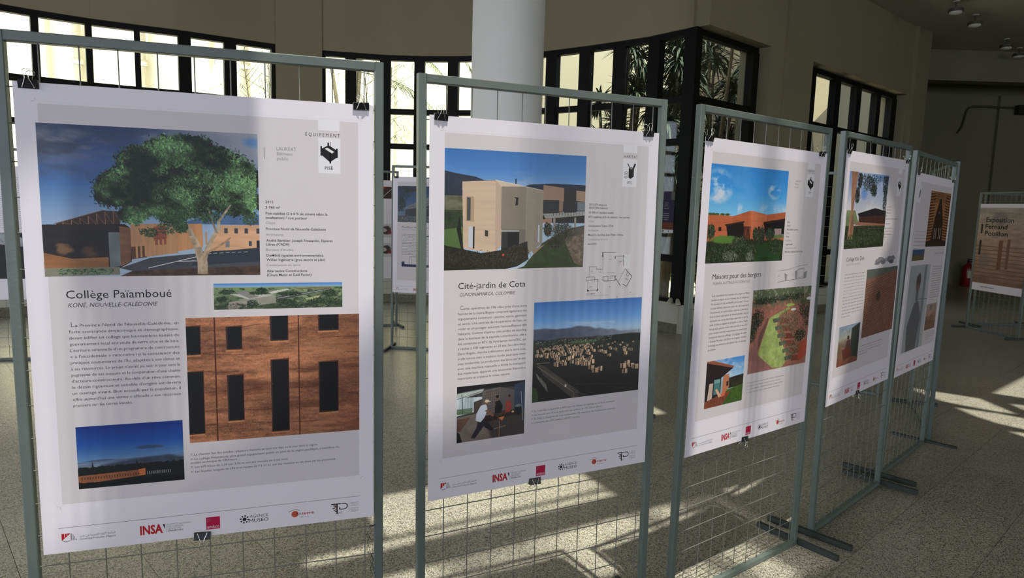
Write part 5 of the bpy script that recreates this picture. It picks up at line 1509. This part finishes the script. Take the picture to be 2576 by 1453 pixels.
def ink_four():
    k = Ink()
    pise_icon(k, 868, 155)
    k.text('Collège Klei Deh', 123, 602, 22, 382, weight=-.002); k.text('MAYOTTE, FRANCE', 128, 627, 11, 329, 'light', weight=-.005, shear=.22)
    logos(k)
    return k
def ink_five():
    k = Ink()
    k.poly([(112, 118), (140, 108), (136, 150), (118, 170), (108, 160)], 'grey'); k.text('PALAIS DE TERRE', 687, 562, 11, 934, 'grey', weight=-.002)
    logos(k)
    return k
def ink_pavilion():
    k = Ink()
    k.text('Pavillon de production', 116, 616, 22, 520, weight=0)
    k.text('GANDO, BURKINA FASO', 118, 642, 11, 400, 'light', weight=-.005, shear=.2)
    def pl(pts, w=2.2, c='ink'): k.line(pts, w, c, name='section_drawing')
    k.rect(112, 1060, 560, 1090, 'navy', 'section_drawing'); k.poly([(112, 1030), (150, 1026), (150, 1060), (112, 1060)], 'navy', 'section_drawing')
    pl([(210, 965), (500, 940), (560, 938)], 3); pl([(212, 970), (212, 1060)], 3); pl([(300, 975), (400, 968)], 2); pl([(450, 952), (450, 1060)], 3); pl([(220, 975), (450, 955)], 2); pl([(240, 1058), (240, 985)], 2)
    for x in (320, 370): k.disc(x, 1040, 14, k=12, name='section_drawing'); k.rect(x - 12, 1040, x + 12, 1060, name='section_drawing')
    logos(k)
    return k
def ink_title():
    k = Ink()
    for t, y, x1 in (('Exposition', 290, 700), ('Fernand', 400, 590), ('Pouillon', 510, 610)): k.text(t, 150, y, 72, x1, weight=.02)
    k.rect(60, 590, 105, 830, 'ink', 'printed_bar'); k.rect(62, 330, 100, 480, 'ink', 'printed_bar'); k.line([(180, 140), (680, 140)], 6, 'grey')
    return k

# ---------------- sheets
GF = (57, 57, 950, 1257)
NOTCH = [(825, 56, 892, 88, (238, 236, 242)), (825, 112, 894, 224, (236, 234, 240))]
GREY = (110, 110, 115)
PM = {}
PM[0] = sheet_image('poster_one', 1.45, GF, [(50, 111, 642, 553, pic_tree), (503, 579, 897, 663, pic_pano), (419, 687, 952, 1093, pic_wall), (104, 1015, 400, 1213, pic_dusk)], extra=NOTCH)
PM[1] = sheet_image('poster_two', 1.3, GF, [(58, 111, 650, 548, pic_house), (432, 682, 948, 1084, pic_aerial), (113, 987, 400, 1205, pic_workshop)], extra=NOTCH)
PM[2] = sheet_image('poster_three', 1.0, GF, [(54, 108, 658, 541, pic_red), (437, 678, 956, 1086, pic_track), (118, 988, 406, 1208, pic_porch)], extra=NOTCH)
PM[3] = sheet_image('poster_four', .7, GF, [(68, 107, 670, 531, pic_hut), (447, 665, 980, 1076, pic_bricks), (106, 972, 412, 1203, pic_people), (545, 584, 925, 650, pic_render)],
                    bars=[(680, 290, 760, 4, 18, 5, GREY), (680, 363, 899, 2, 30, 5, GREY), (680, 420, 800, 4, 18, 5, GREY), (118, 674, 420, 14, 18.5, 4, GREY), (437, 1121, 800, 4, 17, 4, GREY)],
                    extra=NOTCH)
PM[4] = sheet_image('poster_five', .7, (186 - 130, 57, 950, 1257), [(400, 103, 958, 504, pic_arch), (104, 522, 400, 600, pic_generic('banner')), (104, 634, 614, 1255, pic_figure), (636, 942, 920, 1142, pic_generic('sepia'))],
                    bars=[(106, 394, 390, 6, 24, 5, GREY), (326, 290, 390, 1, 18, 5, GREY), (680, 655, 950, 15, 18, 5, GREY), (690, 1165, 930, 4, 16, 4, GREY)], extra=[(58, 57, 130, 88, (238, 236, 242)), (58, 90, 150, 200, (236, 234, 240))])
PM[5] = sheet_image('poster_pavilion', .6, GF, [(58, 108, 650, 545, pic_generic('pavilion'))], bars=[(112, 690, 560, 14, 19, 6, GREY)], extra=NOTCH)
PM[6] = sheet_image('poster_sections', .5, None, [(740, 90, 960, 260, pic_generic('red')), (700, 620, 980, 820, pic_generic('machine')), (700, 900, 980, 1100, pic_generic('machine')), (60, 90, 640, 520, pic_generic('red'))], bars=[(60, 560, 640, 30, 24, 6, GREY)])
PM[7] = sheet_image('poster_left', .5, None, [(40, 700, 960, 1190, pic_generic('dark'))], bars=[(300, 120, 940, 26, 22, 4, GREY)])
PM[8] = sheet_image('poster_title', .6, None, [(0, 60, 1000, 1290, pic_generic('sepia'))], bars=[(180, 1340, 900, 1, 20, 16, (60, 60, 60))], light=1.35)

# ---------------- the stands in the picture, left to right
ST = [((-1.227, 1.641), .320, .0048, -.0051, .0395, 1.7882), ((-.269, 2.018), .461, .0085, .0053, .0311, 1.7888), ((.643, 2.440), .653, -.0029, -.0008, .0273, 1.7953),
      ((1.478, 3.089), .755, .0075, -.0002, .0120, 1.8227), ((2.225, 3.858), .784, -.0125, -.0084, -.0204 + .03, 1.7862)]
PL = ['grey-green wire mesh display panel nearest at the left, carrying the big tree poster', 'grey-green wire mesh display panel second from the left, carrying the cream house poster',
      'grey-green wire mesh display panel third from the left, carrying the red earth house poster', 'wire mesh display panel fourth from the left, its poster showing a tree trunk and hut',
      'shaded wire mesh display panel at the right end of the row, with timber arches poster']
QL = ['large white poster with a big green tree and rammed earth wall, nearest the camera', 'white poster with a cream cube house, an aerial village view and floor plan',
      'white poster with a red earth building under blue sky and a winding track', 'white poster with a tree trunk, a hut and brown bricks, crossed by slanting shade',
      'shaded poster with brown timber arches and a grey standing figure at the row end']
INKS = [ink_one, ink_two, ink_three, ink_four, ink_five]
CX = [(.0725, .847, .415), (.067, .826, .412), (.050, .823, .410), (.040, .825, .405), (.045, .82, .405)]
for i, (O, th, a, b, u0, vt) in enumerate(ST):
    root, mw = display_panel(O, th, a, b, label=PL[i])
    poster(mw, u0, vt, QL[i], PM[i], INKS[i](), .0022, i * 1.3)
    who = ['tree', 'cream house', 'red earth house', 'tree trunk and hut', 'timber arches'][i]
    vb = vt - PH_
    binder_clip(mw, CX[i][0], vt + .001, 'black binder clip at the top left corner of the %s poster' % who, rot=.02 * (i % 2))
    binder_clip(mw, CX[i][1], vt + .001, 'black binder clip at the top right corner of the %s poster' % who, rot=-.03)
    if i != 4: binder_clip(mw, CX[i][2], vb - .002, 'black binder clip hanging from the bottom edge of the %s poster' % who, flip=True, rot=.04)

# loose dark string tied to the right post of the first panel
m0 = basis(ST[0][0], ST[0][1])
t = MB()
rr = random.Random(4)
for k in range(3):
    pts = [(.874 + rr.uniform(-.004, .004), -.003, .565)]
    for j in range(6): pts.append((.866 + rr.uniform(-.010, .010) + .002 * j, -.004 + rr.uniform(-.003, .003), .55 - j * .028))
    t.tube(pts, .0006, 4)
t.tube([(.866, -.002, .568), (.882, -.003, .574), (.880, .02, .562), (.870, .012, .566)], .0012, 5)
o = t.build('string', M['darkbox'], mw=m0); tag(o, 'loose dark string tied to the wire by the right post of the nearest panel', 'string')

# ---------------- stands behind
r6, mw6 = display_panel((2.93, 4.53), math.radians(66.5), 0, 0, W=1.0, label='dark wire mesh display panel seen edge-on behind the right end of the row', wires='grid', feet=(0, 1))
poster(mw6, .08, 1.79, 'dark back poster glimpsed behind the timber arches poster', M['paper'], None, .001)
r7, mw7 = display_panel((2.44, 6.19), math.radians(-36), 0, 0, label='wire mesh display panel farther back behind the fourth panel, only posts and foot showing', wires='grid', feet=(1, 0))
r8, mw8 = display_panel((.60, 5.68), math.radians(-72), 0, 0, label='wire mesh display panel behind the cream house poster, one foot showing at its right', wires='grid')
rb, mwb = display_panel((-1.262, 6.985), math.radians(-7), 0, 0, label='wire mesh display panel behind the gap of the first two, with the pavilion poster', wires='single')
poster(mwb, .018, 1.79, 'shaded poster titled Pavillon de production, in the gap between the two nearest panels', PM[5], ink_pavilion(), .001)
binder_clip(mwb, .052, 1.791, 'tiny black binder clip on the top left corner of the pavilion poster')
rc, mwc = display_panel((-2.22, 7.90), math.radians(28), 0, 0, label='wire mesh display panel farther back, a sliver left of the pavilion poster', wires='grid')
poster(mwc, .045, 1.79, 'pale poster with red and black pictures, a sliver left of the pavilion poster', PM[6], None, .001)
rd, mwd = display_panel((-5.12, 5.83), math.radians(16), 0, 0, label='wire mesh display panel at the left picture edge behind the nearest panel', wires='single')
poster(mwd, .035, 1.75, 'pale poster with grey diagrams and a dark photograph, at the left picture edge', PM[7], None, .001)
re_, mwe = display_panel((6.47, 9.52), math.radians(-84.5), 0, 0, label='dark wire mesh display panel standing alone at the right picture edge', wires='single')
poster(mwe, .045, 1.745, 'dim pinkish poster with three lines of bold title lettering at the right picture edge', PM[8], ink_title(), .001)
rf, mwf = display_panel((6.70, 9.72), math.radians(8), 0, 0, label='dark wire mesh display panel turned away behind the one at the right edge', wires='grid')

# ================================================================== plants in the courtyard
def blade(mb, p, d, L, w, droop, n=5, up=Vector((0, 0, 1))):
    """a folded tapering strap leaf"""
    d = d.normalized(); side = d.cross(up)
    if side.length < .05: side = Vector((1, 0, 0))
    side.normalize()
    st = len(mb.v); pos = Vector(p); cur = d.copy()
    for i in range(n + 1):
        t = i / n; ww = w * (.55 + 1.2 * t) * (1 - t) ** .75 * 1.15 if t < 1 else 0
        mb.v += [tuple(pos - side * ww), tuple(pos - Vector((0, 0, ww * .35))), tuple(pos + side * ww)]
        cur = (cur + Vector((0, 0, -droop / n))).normalized(); pos = pos + cur * (L / n)
    for i in range(n):
        a = st + i * 3; mb.f += [(a, a + 1, a + 4, a + 3), (a + 1, a + 2, a + 5, a + 4)]

def rosette(name, root, c, R, n, seed, m, w=.021, aim=None, droop=1.1):
    r = random.Random(seed); mb = MB()
    for i in range(int(n * 1.5)):
        az = r.uniform(0, 6.283); el = r.uniform(-.6, 1.25)
        d = Vector((math.cos(az) * math.cos(el), math.sin(az) * math.cos(el), math.sin(el)))
        if aim: d = (d + Vector(aim) * .5)
        blade(mb, c, d, R * r.uniform(.7, 1.1), w, droop * r.uniform(.6, 1.5))
    o = mb.build(name, m, root); return o

def limb_mb(pts, r0, r1, k=7): return MB().tube(pts, r0, k, r1)

def dracaena(loc, stems, label, seed):
    root = empty('dracaena_plant', loc); tag(root, label, 'plant', 'spiky plants outside the corner windows')
    r = random.Random(seed)
    for i, (dx, dy, z, R, n) in enumerate(stems):
        pts = [(r.uniform(-.05, .05), r.uniform(-.05, .05), 0), (dx * .3 + r.uniform(-.05, .05), dy * .3, z * .4), (dx * .75, dy * .75 + r.uniform(-.05, .05), z * .75), (dx, dy, z)]
        limb_mb(pts, .045, .022).build('stem', M['trunk'], root)
        rosette('leaf_rosette', root, (dx, dy, z), R, n, seed * 31 + i, M['leaf'])
    return root
def crowns(seed, n, rad, z0, z1, R):
    r = random.Random(seed); out = []
    for i in range(n):
        z = z0 + (z1 - z0) * (i + r.random()) / n; a = r.uniform(0, 6.283); q = rad * math.sqrt(r.random())
        out.append((q * math.cos(a), q * math.sin(a), z, R * r.uniform(.8, 1.15), 46))
    return out
dracaena((1.55, 10.55, .2), crowns(3, 10, .38, 2.3, 3.95, .44), 'spiky green plant outside, its crown hanging left of the corner against pale wall', 1)
dracaena((2.30, 10.30, .2), crowns(5, 24, .50, 1.2, 4.0, .48), 'dense spiky green plant directly behind the black corner post', 2)
dracaena((3.15, 11.2, .2), crowns(9, 26, .62, .9, 4.1, .52), 'dark spiky plant behind the window right of the corner post', 3)

def palm_frond(root, base, az, el, L, droop, seed, m, nl=30, lw=.011, ll=.42):
    r = random.Random(seed); mb = MB()
    d = Vector((math.cos(az) * math.cos(el), math.sin(az) * math.cos(el), math.sin(el))); pos = Vector(base); n = 14
    pts = []; dirs = []
    for i in range(n + 1):
        pts.append(tuple(pos)); dirs.append(d.copy()); d = (d + Vector((0, 0, -droop / n * (.4 + 1.4 * i / n)))).normalized(); pos = pos + d * (L / n)
    mb.tube(pts, .014, 5, .003)
    for j in range(nl):
        t = .22 + .77 * j / nl; f = t * n; i = min(n - 1, int(f)); p = Vector(pts[i]).lerp(Vector(pts[i + 1]), f - i); dd = dirs[i]
        side = dd.cross(Vector((0, 0, 1)));
        if side.length < .1: side = Vector((1, 0, 0))
        side.normalize()
        for s in (-1, 1):
            ln = ll * (1 - .65 * abs(t - .45) / .55) * r.uniform(.85, 1.1)
            blade(mb, p, dd * .75 + side * s * 1.0 + Vector((0, 0, -.25)), ln, lw, .7 * r.uniform(.6, 1.3), 3)
    return mb.build('frond', m, root)

def palm(loc, label, trunks, fronds, seed):
    root = empty('palm', loc); tag(root, label, 'plant', 'palms in the courtyard')
    for pts, r0, r1 in trunks: limb_mb(pts, r0, r1, 10).build('trunk', M['trunk'], root)
    for i, f in enumerate(fronds): palm_frond(root, *f, seed + i, M['palm'])
palm((-2.95, 12.05, .05), 'feathery palm outside the middle window, arching over the left pier', [([(0, 0, 0), (.05, 0, 1.4), (.12, 0, 3.1), (.22, 0, 4.3)], .10, .065), ([(.15, .2, 0), (-.05, .2, 2.0), (-.35, .2, 3.9)], .05, .03)],
     [((.22, 0, 4.2), .15, .55, 2.3, 1.9), ((.22, 0, 4.1), -.25, .2, 2.1, 1.7), ((.22, 0, 4.25), 2.9, .7, 1.9, 2.0), ((.2, 0, 4.0), -1.3, .4, 1.7, 2.0), ((.2, 0, 3.7), .05, -.1, 1.9, 1.2), ((-.3, .2, 3.8), 3.0, .9, 1.5, 2.1), ((.2, 0, 4.2), .9, .9, 1.9, 1.9)], 50)
palm((-1.95, 11.9, .05), 'young palm with drooping fronds outside, seen between the two nearest panels', [([(0, 0, 0), (.03, 0, .5), (.05, 0, .9)], .09, .07)],
     [((.05, 0, .9), .1, 1.25, 2.3, 1.5), ((.05, 0, .9), .5, 1.1, 2.1, 1.7), ((.05, 0, .9), 2.8, 1.2, 2.2, 1.6), ((.05, 0, .9), -.5, 1.15, 2.0, 1.7), ((.05, 0, .9), 1.9, 1.0, 1.7, 1.7), ((.05, 0, .9), 3.6, 1.3, 1.9, 1.4)], 80)
def twiggy(loc, label, H, n, seed, spread=.9):
    root = empty('shrub', loc); tag(root, label, 'plant', 'sparse twiggy shrubs in the courtyard')
    r = random.Random(seed)
    for i in range(3):
        az = r.uniform(0, 6.28); top = Vector((math.cos(az) * .35, math.sin(az) * .25, H * r.uniform(.8, 1)))
        limb_mb([(0, 0, 0), tuple(top * .5 + Vector((.05, 0, .1))), tuple(top)], .02, .008, 5).build('stem', M['twig'], root)
        mb = MB()
        for j in range(n):
            t = r.uniform(.35, 1); p = top * t; a2 = r.uniform(0, 6.28); L = r.uniform(.3, .8) * spread
            q = p + Vector((math.cos(a2) * L * .7, math.sin(a2) * L * .5, L * r.uniform(.2, .8))); q2 = q + Vector((math.cos(a2) * L * .5, 0, -L * .3))
            mb.tube([tuple(p), tuple(q), tuple(q2)], .005, 3, .0015, cap=False)
            for q3 in (q, q2, (q + q2) / 2):
                for s in range(3): blade(mb, q3, Vector((r.uniform(-1, 1), r.uniform(-1, 1), r.uniform(-.6, .6))), r.uniform(.10, .22), .005, .6, 2)
        mb.build('twigs', M['palm'], root)
twiggy((-4.15, 11.3, .05), 'sparse twiggy shrub outside, left of the pier between the curved windows', 4.0, 22, 5)
twiggy((-2.35, 11.5, .05), 'sparse twiggy shrub outside, right of the palm trunk', 4.0, 22, 6, 1.1)
twiggy((1.25, 11.4, .05), 'low twiggy shrub outside the window left of the corner', 1.0, 7, 8, .5)

def grass():
    mb = MB(); r = random.Random(3)
    for i in range(2600):
        x = r.uniform(-.6, 4.5); off = r.uniform(.45, 1.2)
        y = 13.65 + (x - .4) * .797 - off * 1.25
        if y < 9.6: continue
        blade(mb, (x, y, 0), Vector((r.uniform(-.4, .4), r.uniform(-.4, .4), 1)), r.uniform(.12, .34), .008, .5, 2)
    o = mb.build('grass', M['grass']); tag(o, 'green grass at the foot of the ochre courtyard wall', 'grass', kind='stuff')
grass()

# ================================================================== small things
# poster taped to the glass by the corner
def glass_poster():
    a = Vector((1.777, 8.74)); b = Vector((2.017, 8.452)); d = (b - a).normalized(); n = Vector((-d.y, d.x))
    root = empty('glass_notice', (a.x + d.x * .10 - n.x * .004, a.y + d.y * .10 - n.y * .004, 1.25))
    root.rotation_euler = (0, 0, math.atan2(d.y, d.x))
    tag(root, 'dark violet notice with an orange foot stuck on the glass left of the corner post', 'notice')
    violet = mat('violet_print', (.022, .015, .055), .5, .3, 0, 0); orange = mat('rust_print', (.16, .035, .015), .5, .3, 0, 0); grey = mat('grey_print', (.12, .12, .10), .5, .3, 0, 0)
    MB().box((.12, -.004, .02), (.24, .002, .04)).build('white_band', M['paper'], root)
    MB().box((.12, -.004, .085), (.24, .002, .09)).build('rust_band', orange, root)
    MB().box((.12, -.004, .27), (.24, .002, .28)).build('violet_field', violet, root)
    MB().box((.12, -.004, .46), (.24, .002, .10)).build('grey_band', grey, root)
    MB().box((.13, -.0055, .455), (.11, .001, .12)).build('violet_tab', violet, root)
    mb = MB()
    for i, (z, w) in enumerate(((.37, .06), (.345, .05), (.32, .08), (.30, .07), (.24, .09), (.215, .10), (.19, .09), (.165, .07))):
        mb.box((.12, -.0058, z), (w, .0006, .007))
    mb.build('lettering', M['ink_light'], root)
    mb = MB()
    for x in (.03, .08, .09, .17): mb.box((x, -.0055, .02), (.012, .0006, .016))
    mb.build('lettering', M['ink'], root)
glass_poster()

# pair of small off-white shoes on the ledge by the corner post
def shoe(x, y, s, az, label):
    mw = Matrix.Translation((x, y, SILL + .016)) @ Matrix.Rotation(az, 4, 'Z') @ Matrix.Scale(s, 4)
    r = empty('shoe', mw); tag(r, label, 'shoe', 'pair of shoes on the window ledge')
    prof = [(-.045, .035, .075), (-.03, .042, .085), (0, .042, .082), (.03, .040, .062), (.06, .042, .045), (.09, .038, .038), (.105, .022, .026)]
    mb = MB(); K = 12
    for px_, w, hh in prof:
        for j in range(K):
            a = math.pi * j / (K - 1); mb.v.append((px_, w * math.cos(a), .012 + hh * math.sin(a)))
    n = len(prof)
    for i in range(n - 1):
        for j in range(K - 1): mb.f.append((i * K + j, i * K + j + 1, (i + 1) * K + j + 1, (i + 1) * K + j))
    mb.f.append(tuple(range(K))[::-1]); mb.f.append(tuple((n - 1) * K + j for j in range(K)))
    mb.build('upper', M['ceramic'], r, smooth=True)
    MB().prism([(-.05, -.04), (.05, -.045), (.10, -.035), (.115, 0), (.10, .035), (.05, .045), (-.05, .04), (-.055, 0)], 0, .013).build('sole', M['white'], r)
    MB().lathe([(.024, 0), (.022, .004)], 14, (-.012, 0, .0925)).build('opening', M['darkbox'], r)
cpx = CORNER
shoe(1.975, 8.335, .75, math.radians(-120), 'off-white shoe with dark opening on the ledge by the corner post, the left one')
shoe(2.055, 8.285, .70, math.radians(-95), 'off-white shoe on the ledge by the corner post, the right one')

# ceiling lights
def ceiling_light(x, y, label):
    r = empty('ceiling_light', (x, y, TOP - .16)); tag(r, label, 'light', 'round ceiling lights, switched off')
    MB().lathe([(.10, .03), (.105, .0), (.105, .045), (.03, .06)], 28).build('housing', M['conduit'], r)
    MB().lathe([(.0935, .0), (.085, -.022), (.05, -.036), (.01, -.04)], 28).build('diffuser', M['lowwall'], r, smooth=True)
    MB().lathe([(.012, .055), (.012, .16)], 10).build('stem', M['conduit'], r)
    MB().lathe([(.05, .145), (.05, .16)], 18).build('rose', M['lowwall'], r)
for x, y, l in ((6.75, 10.95, 'round dark ceiling light, highest and nearest of the row at top right'), (7.50, 11.62, 'round ceiling light second of the row at top right'),
                (9.05, 13.05, 'round ceiling light third of the row, near the beam at right'), (9.75, 13.68, 'round ceiling light last of the row, cut by the right picture edge')):
    ceiling_light(x, y, l)

# conduit and junction box on the far wall
cd = MB().tube([(9.98, 15.675, 3.45), (10.08, 15.675, 3.60), (10.14, 15.675, 3.95), (10.20, 15.675, 4.03), (10.30, 15.675, 4.05), (10.75, 15.59, 4.045), (11.05, 15.585, 4.03), (14.5, 15.585, 4.00)], .022, 8)
tag(cd.build('conduit', M['conduit'], smooth=True), 'thin dark conduit bent across the far dark wall', 'conduit')
tag(MB().bev((11.27, 15.50, 3.98), (.24, .12, .20), .01).build('junction_box', M['darkbox']), 'small black box on the conduit of the far dark wall', 'box')

# fire extinguisher against the far wall
def extinguisher():
    r = empty('fire_extinguisher', (10.42, 15.45, 0)); tag(r, 'red fire extinguisher standing on the floor against the far dark wall', 'extinguisher')
    MB().lathe([(.10, 0), (.115, .02), (.115, .40), (.10, .46), (.06, .50), (.035, .52), (.035, .55)], 28).build('cylinder', M['red'], r, smooth=True)
    MB().lathe([(.028, .55), (.028, .60), (.015, .61)], 14).build('valve', M['darkbox'], r)
    MB().bev((.0, -.05, .625), (.03, .16, .015), .003).build('handle', M['darkbox'], r)
    MB().tube([(.03, 0, .58), (.13, -.02, .55), (.15, -.03, .40), (.14, -.04, .20)], .012, 7).build('hose', M['darkbox'], r, smooth=True)
    mb = MB(); K = 8
    for i in range(K + 1):
        a = -math.pi / 2 - .55 + 1.1 * i / K
        for z in (.20, .36): mb.v.append((.1165 * math.cos(a), .1165 * math.sin(a), z))
    for i in range(K): mb.f.append((2 * i, 2 * i + 2, 2 * i + 3, 2 * i + 1))
    mb.build('label_sticker', M['lowwall'], r)
extinguisher()

bpy.data.objects.remove(_to)
